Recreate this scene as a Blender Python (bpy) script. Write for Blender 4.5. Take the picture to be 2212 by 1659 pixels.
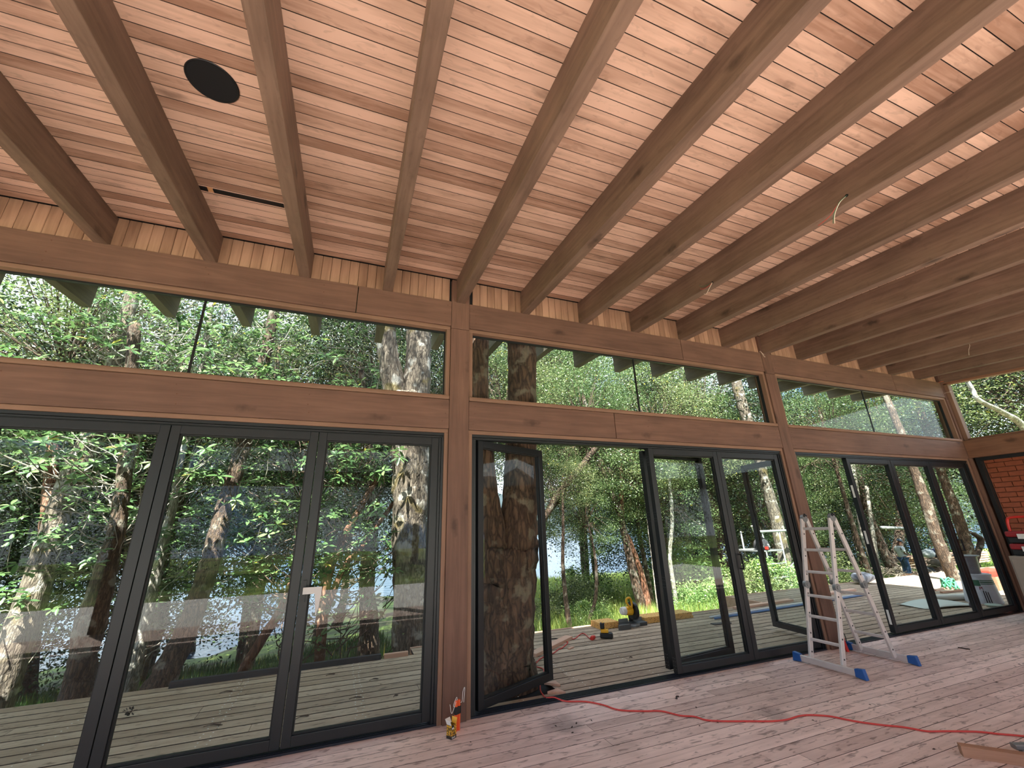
import bpy, math, random
import numpy as np
from mathutils import Vector, Matrix
S = bpy.context.scene
for o in list(bpy.data.objects): bpy.data.objects.remove(o)
COL = S.collection
rnd = random.Random(7)

def lin(r, g=None, b=None):
    if g is None: r, g, b = r
    f = lambda c: ((c/255)/12.92 if c/255 <= .04045 else ((c/255+.055)/1.055)**2.4)
    return (f(r), f(g), f(b), 1)

# ------------------------------------------------------------------ camera
cam = bpy.data.cameras.new('camera'); camo = bpy.data.objects.new('camera', cam); COL.objects.link(camo)
cam.sensor_width = 36; cam.lens = 892.166/2212*36
cam.shift_x = -(1108.06-1106)/2212; cam.shift_y = (835.29-829.5)/2212
cam.clip_end = 1500
R_ = Vector((0.933029, -0.358774, -0.027178)); U_ = Vector((-0.092133, -0.311253, 0.945851)); F_ = Vector((0.347806, 0.880002, 0.323463))
M = Matrix((R_, U_, -F_)).transposed().to_4x4(); M.translation = Vector((0, -4.04644, 1.51965)); camo.matrix_world = M
S.camera = camo

# ------------------------------------------------------------------ sky, sun, exposure
W = bpy.data.worlds.new('sky'); S.world = W; W.use_nodes = True
nt = W.node_tree; nt.nodes.clear()
def N(nt, t, **k):
    n = nt.nodes.new(t)
    for a, v in k.items():
        if a in n.inputs.keys(): n.inputs[a].default_value = v
        else: setattr(n, a, v)
    return n
tc = N(nt, 'ShaderNodeTexCoord'); nz = N(nt, 'ShaderNodeTexNoise'); nz.inputs['Scale'].default_value = 3.2; nz.inputs['Detail'].default_value = 6
rp = N(nt, 'ShaderNodeValToRGB'); rp.color_ramp.elements[0].position = .36; rp.color_ramp.elements[1].position = .52
rp.color_ramp.elements[0].color = (.2, .42, .85, 1); rp.color_ramp.elements[1].color = (.86, .93, 1.0, 1)
bg = N(nt, 'ShaderNodeBackground'); bg.inputs['Strength'].default_value = .8; ow = N(nt, 'ShaderNodeOutputWorld')
nt.links.new(tc.outputs['Generated'], nz.inputs['Vector']); nt.links.new(nz.outputs['Fac'], rp.inputs['Fac'])
nt.links.new(rp.outputs['Color'], bg.inputs['Color']); nt.links.new(bg.outputs[0], ow.inputs[0])
sun = bpy.data.lights.new('sun', 'SUN'); sun.energy = 9.0; sun.angle = math.radians(.6); sun.color = (1, .95, .86)
suno = bpy.data.objects.new('sun', sun); COL.objects.link(suno)
suno.rotation_euler = Vector((.42, .62, -1.25)).to_track_quat('-Z', 'Y').to_euler()
S.view_settings.view_transform = 'Standard'; S.view_settings.look = 'None'; S.view_settings.gamma = 1
S.view_settings.use_curve_mapping = False
S.view_settings.exposure = 1.9
try:
    S.cycles.max_bounces = 12; S.cycles.transparent_max_bounces = 24; S.cycles.diffuse_bounces = 6
except Exception: pass

# ------------------------------------------------------------------ helpers
class MB:
    def __init__(s): s.v = []; s.f = []
    def add(s, vs, fs):
        b = len(s.v); s.v += [tuple(v) for v in vs]; s.f += [tuple(i+b for i in f) for f in fs]; return s
    def box(s, x0, x1, y0, y1, z0, z1, T=None):
        vs = [Vector((x, y, z)) for x in (x0, x1) for y in (y0, y1) for z in (z0, z1)]
        if T is not None: vs = [T @ v for v in vs]
        return s.add(vs, [(0, 1, 3, 2), (4, 6, 7, 5), (0, 4, 5, 1), (2, 3, 7, 6), (0, 2, 6, 4), (1, 5, 7, 3)])
    def bar(s, p, q, w, d, up=(0, 0, 1), c=.0):
        p = Vector(p); q = Vector(q); a = (q-p); L = a.length; a.normalize()
        sd = a.cross(Vector(up))
        if sd.length < 1e-4: sd = a.cross(Vector((1, 0, 0)))
        sd.normalize(); u = sd.cross(a)
        T = Matrix((a, sd, u)).transposed().to_4x4(); T.translation = p
        if c > 0: return s.prism([(-w/2+c, -d/2), (w/2-c, -d/2), (w/2, -d/2+c), (w/2, d/2-c), (w/2-c, d/2), (-w/2+c, d/2), (-w/2, d/2-c), (-w/2, -d/2+c)], 0, L, T)
        return s.box(0, L, -w/2, w/2, -d/2, d/2, T)
    def prism(s, prof, a0, a1, T=None):       # profile in local (y,z), extruded along local x
        n = len(prof); vs = [Vector((a0, y, z)) for y, z in prof]+[Vector((a1, y, z)) for y, z in prof]
        if T is not None: vs = [T @ v for v in vs]
        return s.add(vs, [tuple(range(n))[::-1], tuple(range(n, 2*n))]+[(i, (i+1) % n, n+(i+1) % n, n+i) for i in range(n)])
    def tube(s, pts, rad, n=8, cap=True, jit=0):
        pts = [Vector(p) for p in pts]; m = len(pts)
        if not hasattr(rad, '__len__'): rad = [rad]*m
        b = len(s.v); up = Vector((0, 0, 1)); prev = None
        for i, p in enumerate(pts):
            t = (pts[min(i+1, m-1)]-pts[max(i-1, 0)]).normalized()
            if prev is None:
                a = t.cross(up) if abs(t.z) < .9 else t.cross(Vector((1, 0, 0)))
            else: a = prev - t*prev.dot(t)
            a.normalize(); prev = a; c = t.cross(a)
            for k in range(n):
                an = 2*math.pi*k/n; r = rad[i]*(1+(rnd.uniform(-jit, jit) if jit else 0))
                s.v.append(tuple(p+(a*math.cos(an)+c*math.sin(an))*r))
        for i in range(m-1):
            for k in range(n):
                s.f.append((b+i*n+k, b+i*n+(k+1) % n, b+(i+1)*n+(k+1) % n, b+(i+1)*n+k))
        if cap: s.f.append(tuple(b+k for k in range(n))[::-1]); s.f.append(tuple(b+(m-1)*n+k for k in range(n)))
        return s
    def lathe(s, prof, c=(0, 0, 0), n=24, T=None):      # prof [(r,z)]
        b = len(s.v)
        for r, z in prof:
            for k in range(n):
                a = 2*math.pi*k/n; v = Vector((c[0]+r*math.cos(a), c[1]+r*math.sin(a), c[2]+z)); s.v.append(tuple(T @ v if T is not None else v))
        m = len(prof)
        for i in range(m-1):
            for k in range(n): s.f.append((b+i*n+k, b+i*n+(k+1) % n, b+(i+1)*n+(k+1) % n, b+(i+1)*n+k))
        s.f.append(tuple(b+k for k in range(n))[::-1]); s.f.append(tuple(b+(m-1)*n+k for k in range(n)))
        return s
    def mesh(s, name):
        me = bpy.data.meshes.new(name); me.from_pydata(s.v, [], s.f); me.update(); return me
    def obj(s, name, mat, parent=None, smooth=False, bevel=0):
        me = s.mesh(name); me.materials.append(mat)
        if smooth: me.polygons.foreach_set('use_smooth', [True]*len(me.polygons))
        o = bpy.data.objects.new(name, me); COL.objects.link(o)
        if parent: o.parent = parent
        if bevel:
            b = o.modifiers.new('bevel', 'BEVEL'); b.width = bevel; b.segments = 2; b.limit_method = 'ANGLE'; b.angle_limit = math.radians(40)
        return o
def inst(name, me, parent=None, loc=(0, 0, 0), rot=(0, 0, 0), sc=(1, 1, 1)):
    o = bpy.data.objects.new(name, me); COL.objects.link(o); o.parent = parent
    o.location = loc; o.rotation_euler = rot; o.scale = sc; return o
def thing(name, label, cat, loc=(0, 0, 0), rz=0, group=None):
    o = bpy.data.objects.new(name, None); COL.objects.link(o); o.location = loc; o.rotation_euler = (0, 0, rz)
    o.empty_display_size = .1; return tag(o, label, cat, group)
def tag(o, label, cat, group=None):
    o['label'] = label; o['category'] = cat
    if group: o['group'] = group
    return o
def struct(name, loc=(0, 0, 0)):
    o = bpy.data.objects.new(name, None); COL.objects.link(o); o.location = loc; o['kind'] = 'structure'; return o
def smooth_path(pts, k=6):
    pts = [Vector(p) for p in pts]; out = []
    for i in range(len(pts)-1):
        p0 = pts[max(i-1, 0)]; p1 = pts[i]; p2 = pts[i+1]; p3 = pts[min(i+2, len(pts)-1)]
        for j in range(k):
            t = j/k
            out.append(.5*((2*p1)+(-p0+p2)*t+(2*p0-5*p1+4*p2-p3)*t*t+(-p0+3*p1-3*p2+p3)*t**3))
    out.append(pts[-1]); return out

# ------------------------------------------------------------------ materials
def newmat(name):
    m = bpy.data.materials.new(name); m.use_nodes = True; nt = m.node_tree
    return m, nt, nt.nodes['Principled BSDF']
def plain(name, col, rough=.5, metal=0, bump=0, var=0):
    m, nt, b = newmat(name); b.inputs['Base Color'].default_value = lin(col); b.inputs['Roughness'].default_value = rough; b.inputs['Metallic'].default_value = metal
    L = nt.links.new
    t = N(nt, 'ShaderNodeTexCoord'); n = N(nt, 'ShaderNodeTexNoise'); n.inputs['Scale'].default_value = 14; n.inputs['Detail'].default_value = 4
    L(t.outputs['Object'], n.inputs['Vector'])
    if var:
        mx = N(nt, 'ShaderNodeMix', data_type='RGBA'); c = lin(col)
        mx.inputs[6].default_value = tuple(max(0, x*(1-var)) for x in c[:3])+(1,); mx.inputs[7].default_value = tuple(min(1, x*(1+var)) for x in c[:3])+(1,)
        L(n.outputs['Fac'], mx.inputs[0]); L(mx.outputs[2], b.inputs['Base Color'])
    if bump:
        bp = N(nt, 'ShaderNodeBump'); bp.inputs['Strength'].default_value = bump; bp.inputs['Distance'].default_value = .01
        L(n.outputs['Fac'], bp.inputs['Height']); L(bp.outputs[0], b.inputs['Normal'])
    return m
def wood(name, light, dark, axis='x', rough=.6, tone=.25, knots=.5, grain=1.0, knotcol=None, dash=0, stain=None, spec=.3, seed=0):
    m, nt, b = newmat(name); L = nt.links.new
    t = N(nt, 'ShaderNodeTexCoord'); oi = N(nt, 'ShaderNodeObjectInfo')
    off = N(nt, 'ShaderNodeVectorMath', operation='MULTIPLY_ADD')
    cb = N(nt, 'ShaderNodeCombineXYZ')
    mm = N(nt, 'ShaderNodeMath', operation='MULTIPLY'); mm.inputs[1].default_value = 37.0
    m2 = N(nt, 'ShaderNodeMath', operation='MULTIPLY'); m2.inputs[1].default_value = 91.0
    L(oi.outputs['Random'], mm.inputs[0]); L(oi.outputs['Random'], m2.inputs[0]); L(mm.outputs[0], cb.inputs[0]); L(m2.outputs[0], cb.inputs[1]); L(mm.outputs[0], cb.inputs[2])
    ad = N(nt, 'ShaderNodeVectorMath', operation='ADD'); L(t.outputs['Object'], ad.inputs[0]); L(cb.outputs[0], ad.inputs[1])
    mp = N(nt, 'ShaderNodeMapping'); st = {'x': (.07, 1, 1), 'y': (1, .07, 1), 'z': (1, 1, .07)}[axis]
    mp.inputs['Scale'].default_value = st; L(ad.outputs[0], mp.inputs['Vector'])
    n1 = N(nt, 'ShaderNodeTexNoise'); n1.inputs['Scale'].default_value = 42*grain; n1.inputs['Detail'].default_value = 6; n1.inputs['Distortion'].default_value = .6; L(mp.outputs[0], n1.inputs['Vector'])
    n2 = N(nt, 'ShaderNodeTexNoise'); n2.inputs['Scale'].default_value = 9; n2.inputs['Detail'].default_value = 3; n2.inputs['Distortion'].default_value = 1.2; L(mp.outputs[0], n2.inputs['Vector'])
    n3 = N(nt, 'ShaderNodeTexNoise'); n3.inputs['Scale'].default_value = 2.2; n3.inputs['Detail'].default_value = 4; L(ad.outputs[0], n3.inputs['Vector'])
    s1 = N(nt, 'ShaderNodeMath', operation='MULTIPLY_ADD'); s1.inputs[1].default_value = .5; L(n1.outputs['Fac'], s1.inputs[0])
    s2 = N(nt, 'ShaderNodeMath', operation='MULTIPLY_ADD'); s2.inputs[1].default_value = .6; L(n2.outputs['Fac'], s2.inputs[0]); L(s2.outputs[0], s1.inputs[2])
    s3 = N(nt, 'ShaderNodeMath', operation='MULTIPLY_ADD'); s3.inputs[1].default_value = .5; s3.inputs[2].default_value = -.32; L(n3.outputs['Fac'], s3.inputs[0]); L(s3.outputs[0], s2.inputs[2])
    # per board tone
    s4 = N(nt, 'ShaderNodeMath', operation='MULTIPLY_ADD'); s4.inputs[1].default_value = tone*2; L(oi.outputs['Random'], s4.inputs[0])
    s5 = N(nt, 'ShaderNodeMath', operation='SUBTRACT'); s5.inputs[1].default_value = tone; L(s4.outputs[0], s5.inputs[0]); L(s1.outputs[0], s4.inputs[2])
    cr = N(nt, 'ShaderNodeMapRange'); cr.inputs['From Min'].default_value = .22; cr.inputs['From Max'].default_value = .78; L(s5.outputs[0], cr.inputs['Value'])
    mx = N(nt, 'ShaderNodeMix', data_type='RGBA'); mx.inputs[6].default_value = lin(light); mx.inputs[7].default_value = lin(dark); L(cr.outputs[0], mx.inputs[0])
    out = mx.outputs[2]
    kc = lin(knotcol) if knotcol else tuple(c*.35 for c in lin(dark)[:3])+(1,)
    def overlay(out, fac, col, amt):
        f2 = N(nt, 'ShaderNodeMath', operation='MULTIPLY'); f2.inputs[1].default_value = amt; L(fac, f2.inputs[0])
        q = N(nt, 'ShaderNodeMix', data_type='RGBA'); L(f2.outputs[0], q.inputs[0]); L(out, q.inputs[6]); q.inputs[7].default_value = col; return q.outputs[2]
    if knots:
        mk = N(nt, 'ShaderNodeMapping'); mk.inputs['Scale'].default_value = {'x': (.42, 1, 1), 'y': (1, .42, 1), 'z': (1, 1, .42)}[axis]; L(ad.outputs[0], mk.inputs['Vector'])
        nd = N(nt, 'ShaderNodeTexNoise'); nd.inputs['Scale'].default_value = 14; L(ad.outputs[0], nd.inputs['Vector'])
        vm = N(nt, 'ShaderNodeVectorMath', operation='MULTIPLY_ADD'); vm.inputs[1].default_value = (.05, .05, .05); L(nd.outputs['Color'], vm.inputs[0]); L(mk.outputs[0], vm.inputs[2])
        vo = N(nt, 'ShaderNodeTexVoronoi'); vo.inputs['Scale'].default_value = 3.6; L(vm.outputs[0], vo.inputs['Vector'])
        kr = N(nt, 'ShaderNodeMapRange'); kr.inputs['From Min'].default_value = .17; kr.inputs['From Max'].default_value = .05; L(vo.outputs['Distance'], kr.inputs['Value'])
        out = overlay(out, kr.outputs[0], kc, knots)
    if dash:
        md = N(nt, 'ShaderNodeMapping'); md.inputs['Scale'].default_value = {'x': (.35, 1, 1), 'y': (1, .35, 1), 'z': (1, 1, .35)}[axis]; L(ad.outputs[0], md.inputs['Vector'])
        nn = N(nt, 'ShaderNodeTexNoise'); nn.inputs['Scale'].default_value = 26; nn.inputs['Detail'].default_value = 3; nn.inputs['Distortion'].default_value = .8; L(md.outputs[0], nn.inputs['Vector'])
        dr = N(nt, 'ShaderNodeMapRange'); dr.inputs['From Min'].default_value = .57; dr.inputs['From Max'].default_value = .68; L(nn.outputs['Fac'], dr.inputs['Value'])
        out = overlay(out, dr.outputs[0], kc, dash)
    if stain:      # scuffs and spills with a place of their own on the boards
        ge = N(nt, 'ShaderNodeNewGeometry')
        for (sx, sy, sr, amt, colr) in stain:
            vd = N(nt, 'ShaderNodeVectorMath', operation='DISTANCE'); 
            nn = N(nt, 'ShaderNodeTexNoise'); nn.inputs['Scale'].default_value = 5; nn.inputs['Detail'].default_value = 5; L(ge.outputs['Position'], nn.inputs['Vector'])
            va = N(nt, 'ShaderNodeVectorMath', operation='MULTIPLY_ADD'); va.inputs[1].default_value = (sr*1.6,)*3; L(nn.outputs['Color'], va.inputs[0]); L(ge.outputs['Position'], va.inputs[2])
            L(va.outputs[0], vd.inputs[0]); vd.inputs[1].default_value = (sx+sr*.8, sy+sr*.8, sr*.8)
            mr = N(nt, 'ShaderNodeMapRange'); mr.inputs['From Min'].default_value = sr; mr.inputs['From Max'].default_value = sr*.4; L(vd.outputs['Value'], mr.inputs['Value'])
            out = overlay(out, mr.outputs[0], lin(colr), amt)
    L(out, b.inputs['Base Color']); b.inputs['Roughness'].default_value = rough
    try: b.inputs['Specular IOR Level'].default_value = spec
    except Exception: pass
    bp = N(nt, 'ShaderNodeBump'); bp.inputs['Strength'].default_value = .25; bp.inputs['Distance'].default_value = .002; L(n1.outputs['Fac'], bp.inputs['Height']); L(bp.outputs[0], b.inputs['Normal'])
    return m
def bark(name, base, dark, spots=None, scale=6, spotamt=.6, moss=None):
    m, nt, b = newmat(name); L = nt.links.new
    t = N(nt, 'ShaderNodeTexCoord'); mp = N(nt, 'ShaderNodeMapping'); mp.inputs['Scale'].default_value = (1, 1, .22); L(t.outputs['Object'], mp.inputs['Vector'])
    n = N(nt, 'ShaderNodeTexNoise'); n.inputs['Scale'].default_value = scale*4; n.inputs['Detail'].default_value = 10; n.inputs['Distortion'].default_value = .4; L(mp.outputs[0], n.inputs['Vector'])
    v = N(nt, 'ShaderNodeTexVoronoi'); v.feature = 'DISTANCE_TO_EDGE'; v.inputs['Scale'].default_value = scale*4.5
    dv = N(nt, 'ShaderNodeTexNoise'); dv.inputs['Scale'].default_value = scale*3; dv.inputs['Detail'].default_value = 4; L(mp.outputs[0], dv.inputs['Vector'])
    dm = N(nt, 'ShaderNodeVectorMath', operation='MULTIPLY_ADD'); dm.inputs[1].default_value = (.12, .12, .12); L(dv.outputs['Color'], dm.inputs[0]); L(mp.outputs[0], dm.inputs[2]); L(dm.outputs[0], v.inputs['Vector'])
    mr = N(nt, 'ShaderNodeMapRange'); mr.inputs['From Max'].default_value = .2; mr.inputs['To Min'].default_value = .45; L(v.outputs['Distance'], mr.inputs['Value'])
    mu = N(nt, 'ShaderNodeMath', operation='MULTIPLY'); L(mr.outputs[0], mu.inputs[0]); L(n.outputs['Fac'], mu.inputs[1])
    c = N(nt, 'ShaderNodeMapRange'); c.inputs['From Min'].default_value = .15; c.inputs['From Max'].default_value = .62; L(mu.outputs[0], c.inputs['Value'])
    mx = N(nt, 'ShaderNodeMix', data_type='RGBA'); mx.inputs[6].default_value = lin(dark); mx.inputs[7].default_value = lin(base); L(c.outputs[0], mx.inputs[0]); out = mx.outputs[2]
    for col, amt, sc, lo in ([(spots, spotamt, 5, .56)] if spots else [])+([(moss, .6, 2.6, .58)] if moss else []):
        n2 = N(nt, 'ShaderNodeTexNoise'); n2.inputs['Scale'].default_value = sc; n2.inputs['Detail'].default_value = 7; L(t.outputs['Object'], n2.inputs['Vector'])
        r2 = N(nt, 'ShaderNodeMapRange'); r2.inputs['From Min'].default_value = lo; r2.inputs['From Max'].default_value = lo+.07; r2.inputs['To Max'].default_value = amt; L(n2.outputs['Fac'], r2.inputs['Value'])
        q = N(nt, 'ShaderNodeMix', data_type='RGBA'); L(r2.outputs[0], q.inputs[0]); L(out, q.inputs[6]); q.inputs[7].default_value = lin(col); out = q.outputs[2]
    L(out, b.inputs['Base Color']); b.inputs['Roughness'].default_value = .9
    bp = N(nt, 'ShaderNodeBump'); bp.inputs['Strength'].default_value = 1; bp.inputs['Distance'].default_value = .03; L(mu.outputs[0], bp.inputs['Height']); L(bp.outputs[0], b.inputs['Normal'])
    return m
def leafmat(name, cols, trans=.35, rough=.4, yellow=.012):
    m, nt, b = newmat(name); L = nt.links.new
    ge = N(nt, 'ShaderNodeNewGeometry'); cr = N(nt, 'ShaderNodeValToRGB'); e = cr.color_ramp.elements
    e[0].color = lin(cols[0]); e[1].color = lin(cols[-1]); e[1].position = 1-yellow*1.5
    for i, c in enumerate(cols[1:-1]): x = e.new((i+1)/(len(cols)-1)*.93); x.color = lin(c)
    x = e.new(1-yellow*.5); x.color = lin((206, 190, 70))
    L(ge.outputs['Random Per Island'], cr.inputs['Fac']); L(cr.outputs['Color'], b.inputs['Base Color']); b.inputs['Roughness'].default_value = rough
    tr = N(nt, 'ShaderNodeBsdfTranslucent'); hs = N(nt, 'ShaderNodeHueSaturation'); hs.inputs['Value'].default_value = 1.15; hs.inputs['Saturation'].default_value = 1.0; hs.inputs['Hue'].default_value = .495
    L(cr.outputs['Color'], hs.inputs['Color']); L(hs.outputs[0], tr.inputs['Color'])
    ms = N(nt, 'ShaderNodeMixShader'); ms.inputs[0].default_value = trans; L(b.outputs[0], ms.inputs[1]); L(tr.outputs[0], ms.inputs[2])
    L(ms.outputs[0], nt.nodes['Material Output'].inputs['Surface']); return m
def glassmat(name, tint=(.93, .96, .95), refl=.45):
    m, nt, b = newmat(name); nt.nodes.remove(b); L = nt.links.new
    tr = N(nt, 'ShaderNodeBsdfTransparent'); tr.inputs['Color'].default_value = tint+(1,)
    gl = N(nt, 'ShaderNodeBsdfGlossy'); gl.inputs['Roughness'].default_value = 0.0
    # thin pane: Schlick reflectance from the angle to the surface
    ge = N(nt, 'ShaderNodeNewGeometry'); dt = N(nt, 'ShaderNodeVectorMath', operation='DOT_PRODUCT'); L(ge.outputs['Normal'], dt.inputs[0]); L(ge.outputs['Incoming'], dt.inputs[1])
    ab = N(nt, 'ShaderNodeMath', operation='ABSOLUTE'); L(dt.outputs['Value'], ab.inputs[0]); on = N(nt, 'ShaderNodeMath', operation='SUBTRACT'); on.inputs[0].default_value = 1; L(ab.outputs[0], on.inputs[1])
    pw_ = N(nt, 'ShaderNodeMath', operation='POWER'); pw_.inputs[1].default_value = 5; L(on.outputs[0], pw_.inputs[0])
    fr = N(nt, 'ShaderNodeMath', operation='MULTIPLY_ADD'); fr.inputs[1].default_value = .96*refl; fr.inputs[2].default_value = .04*refl; L(pw_.outputs[0], fr.inputs[0])
    ms = N(nt, 'ShaderNodeMixShader'); L(fr.outputs[0], ms.inputs[0]); L(tr.outputs[0], ms.inputs[1]); L(gl.outputs[0], ms.inputs[2]); L(ms.outputs[0], nt.nodes['Material Output'].inputs['Surface'])
    return m

m_ceil = wood('ceiling_plank_wood', (224, 186, 162), (160, 122, 100), 'x', tone=.26, knots=.55, dash=.2)
m_block = wood('wall_board_wood', (176, 138, 112), (126, 94, 74), 'z', tone=.16, knots=.3)
m_raft = wood('rafter_wood', (130, 104, 88), (88, 68, 56), 'y', tone=.05, knots=.75, dash=.15, grain=.8)
m_beam = wood('beam_wood', (122, 90, 75), (86, 62, 52), 'x', tone=.05, knots=.6, grain=.8)
m_post = wood('post_wood', (122, 90, 75), (84, 61, 51), 'z', tone=.05, knots=.6, grain=.8)
m_trim = wood('trim_wood', (142, 108, 88), (112, 84, 68), 'x', tone=.06, knots=.1)
m_trimz = wood('trim_wood_upright', (142, 108, 88), (112, 84, 68), 'z', tone=.06, knots=.1)
m_tail = wood('weathered_tail_wood', (124, 116, 100), (92, 84, 72), 'y', tone=.08, knots=.4)
m_floor = wood('floor_plank_wood', (238, 216, 208), (190, 166, 158), 'x', rough=.55, tone=.2, knots=.35, dash=.6, knotcol=(84, 60, 52),
               stain=[(1.78, -.42, .22, .55, (104, 92, 90)), (3.45, -.95, .16, .45, (72, 60, 56)), (2.0, -.9, .18, .25, (120, 96, 84))])
m_deck = wood('deck_plank_wood', (186, 166, 144), (146, 126, 106), 'x', rough=.7, tone=.2, knots=.35, dash=.6, knotcol=(72, 58, 48))
m_edge = plain('shade_dark_edge', (52, 38, 31), .9)      # board edges coloured dark, standing in for shade in the joints
m_fascia = wood('deck_edge_wood', (216, 178, 156), (186, 146, 124), 'x', tone=.1, knots=.2)  # sunlit look of the deck edge put into the colour; pale offcuts share it
m_black = plain('charcoal_aluminium', (21, 23, 26), .42, .0, var=.12)
m_blackd = plain('black_gasket', (14, 14, 15), .6)
m_dark = plain('dark_void', (20, 18, 17), .9)
m_glass = glassmat('pane_glass'); 
m_alu = plain('ladder_aluminium', (204, 196, 192), .45, .35, bump=.1, var=.15)
m_blue = plain('blue_plastic', (26, 82, 150), .45, var=.1)
m_red = plain('red_plastic', (200, 44, 34), .4); m_cord = plain('red_cord', (196, 62, 56), .5)
m_orange = plain('orange_plastic', (232, 92, 40), .4)
m_blackp = plain('black_plastic', (22, 22, 24), .45)
m_yel = plain('tool_yellow', (226, 168, 30), .4); m_grey = plain('grey_metal', (128, 130, 132), .4, .5); m_white = plain('white_plastic', (225, 222, 216), .5)

# ------------------------------------------------------------------ room shell
SL = .05976; ZC = 4.2516; AN = math.atan(SL); TW = .8; X0 = .992
XL, XR, YB = -7.1, 10.7, -5.8
bayk = [X0+TW*k for k in range(-10, 13)]                # rafter centre lines
# ceiling: sloped root; boards lie in rows of 90 mm
ceil = struct('ceiling', (0, 0, ZC)); ceil.rotation_euler = (AN, 0, 0)
pl_cache = {}
def plank_mesh(kind, L, w, h, down=True, mat=None, c=.0012):
    key = (kind, round(L, 3))
    if key not in pl_cache:
        s = -1 if down else 1      # chamfers on the visible side
        prof = [(-w/2, 0), (w/2, 0), (w/2, s*(h-c)), (w/2-c, s*h), (-w/2+c, s*h), (-w/2, s*(h-c))]
        if s < 0: prof = prof[::-1]
        b = MB().prism(prof, 0, L); me = b.mesh(kind); me.materials.append(mat); me.materials.append(m_edge); pl_cache[key] = me
        me.polygons.foreach_set('material_index', [1, 1, 0, 1, 1, 0, 1, 1] if s > 0 else [1, 1, 1, 0, 1, 1, 0, 1])
    return pl_cache[key]
rows = int(5.95/.09); pw = .0872
stuffb = MB(); cnt = 0
for r in range(rows):
    yc = -.045-.09*r
    edges = [XL]+[b for b in bayk if XL+.3 < b < XR-.1]+[XR-.05]
    near = yc > -3.7
    cuts = [0]
    while cuts[-1] < len(edges)-1: cuts.append(min(len(edges)-1, cuts[-1]+rnd.choice([2, 3, 4, 5, 5])))
    for a, b in zip(cuts[:-1], cuts[1:]):
        xa, xb = edges[a]+.001, edges[b]-.001
        vis = near and cnt < 300 and xb > -4.2
        if vis and yc < -2.4 and xb < -1: vis = False
        if vis:
            o = inst('plank', plank_mesh('ceiling_plank', xb-xa, pw, .02, True, m_ceil), ceil, (xa, yc, rnd.uniform(-.0012, .0012)+.02)); cnt += 1
        else:
            stuffb.box(xa, xb, yc-pw/2, yc+pw/2, 0.0, .02)
o = stuffb.obj('plank_rows', m_ceil, ceil); o['kind'] = 'stuff'
MB().box(XL, XR+.25, YB-.35, .16, .022, .16).obj('roof_deck', m_dark, ceil)
# overhang roof outside, with a gap the tree grows through
ob = MB()
for a, b in [(XL, 1.04), (2.54, XR+.25)]: ob.box(a, b, .16, 1.62, .0, .16)
ob.box(1.04, 2.54, .16, .42, .0, .16); ob.obj('roof_overhang', m_tail, ceil)
# rafters
rb = MB().prism([(-.05, -.3), (.05, -.3), (.05, 0), (-.05, 0)], YB-.3, .16, Matrix(((0, -1, 0, 0), (1, 0, 0, 0), (0, 0, 1, 0), (0, 0, 0, 1))))
rme = rb.mesh('rafter'); rme.materials.append(m_raft)
tb = MB(); 
tb.add([(-.05, .16, -.3), (.05, .16, -.3), (.05, .16, 0), (-.05, .16, 0), (-.05, 1.57, -.3), (.05, 1.57, -.3), (.05, 1.6, 0), (-.05, 1.6, 0)],
       [(0, 3, 2, 1), (4, 5, 6, 7), (0, 1, 5, 4), (1, 2, 6, 5), (2, 3, 7, 6), (3, 0, 4, 7)])
tme = tb.mesh('rafter_tail'); tme.materials.append(m_tail)
for k, xc in enumerate(bayk):
    if xc > XR: continue
    o = inst('rafter', rme, ceil, (xc, 0, 0))
    b = o.modifiers.new('bevel', 'BEVEL'); b.width = .003; b.segments = 1
    inst('rafter_tail', tme, ceil, (xc, 0, 0))

# front wall
wf = struct('wall_front')
posts = [(-3.912, -3.707), (.89, 1.095), (5.694, 5.899), (10.49, 10.70)]
zt, zb, zu, zl = 3.958, 3.651, 2.796, 2.489
for a, b in posts:
    MB().box(a, b, 0, .2, 0, 3.62).obj('post', m_post, wf, bevel=.003)
    MB().box(a, b, 0, .2, 3.624, 4.24 if a > 0 else 4.2).obj('post_head', m_post, wf, bevel=.003)
bays = [(posts[0][1], posts[1][0]), (posts[1][1], posts[2][0]), (posts[2][1], posts[3][0])]
MB().box(XL, posts[0][0], 0, .2, 0, 4.24).obj('side_panel', m_beam, wf)
splits = {0: [.9, .45], 1: [.62, .44], 2: [.5, .63]}
for i, (a, b) in enumerate(bays):
    for j, (z0, z1, nm) in enumerate([(zb, zt, 'header_beam'), (zl, zu, 'middle_beam')]):
        xs = a+(b-a)*splits[i][j] if (i, j) in ((0, 0), (1, 0), (1, 1), (2, 0)) else None
        xs = {(0, 0): -.1, (1, 0): 4.14, (1, 1): 2.9, (2, 0): 8.96}.get((i, j))
        for c, d in ([(a, b)] if xs is None else [(a, xs-.0015), (xs+.0015, b)]):
            MB().box(c+.002, d-.002, .003, .16, z0, z1).obj(nm, m_beam, wf, bevel=.004)
    # screw heads at beam ends
    sb = MB()
    for xx in (a+.06, b-.06, a+1.2, b-1.3, (a+b)/2):
        for z in (zb+.06, zb+.15, zb+.25, zl+.06, zl+.16, zl+.25):
            sb.lathe([(.006, 0), (.006, .002)], n=8, T=Matrix.Translation((xx+rnd.uniform(-.02, .02), .004, z+rnd.uniform(-.02, .02))) @ Matrix.Rotation(math.pi/2, 4, 'X'))
    o = sb.obj('screw_plugs', plain('screw_plug', (96, 60, 44), .7), wf); o['kind'] = 'stuff'
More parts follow.
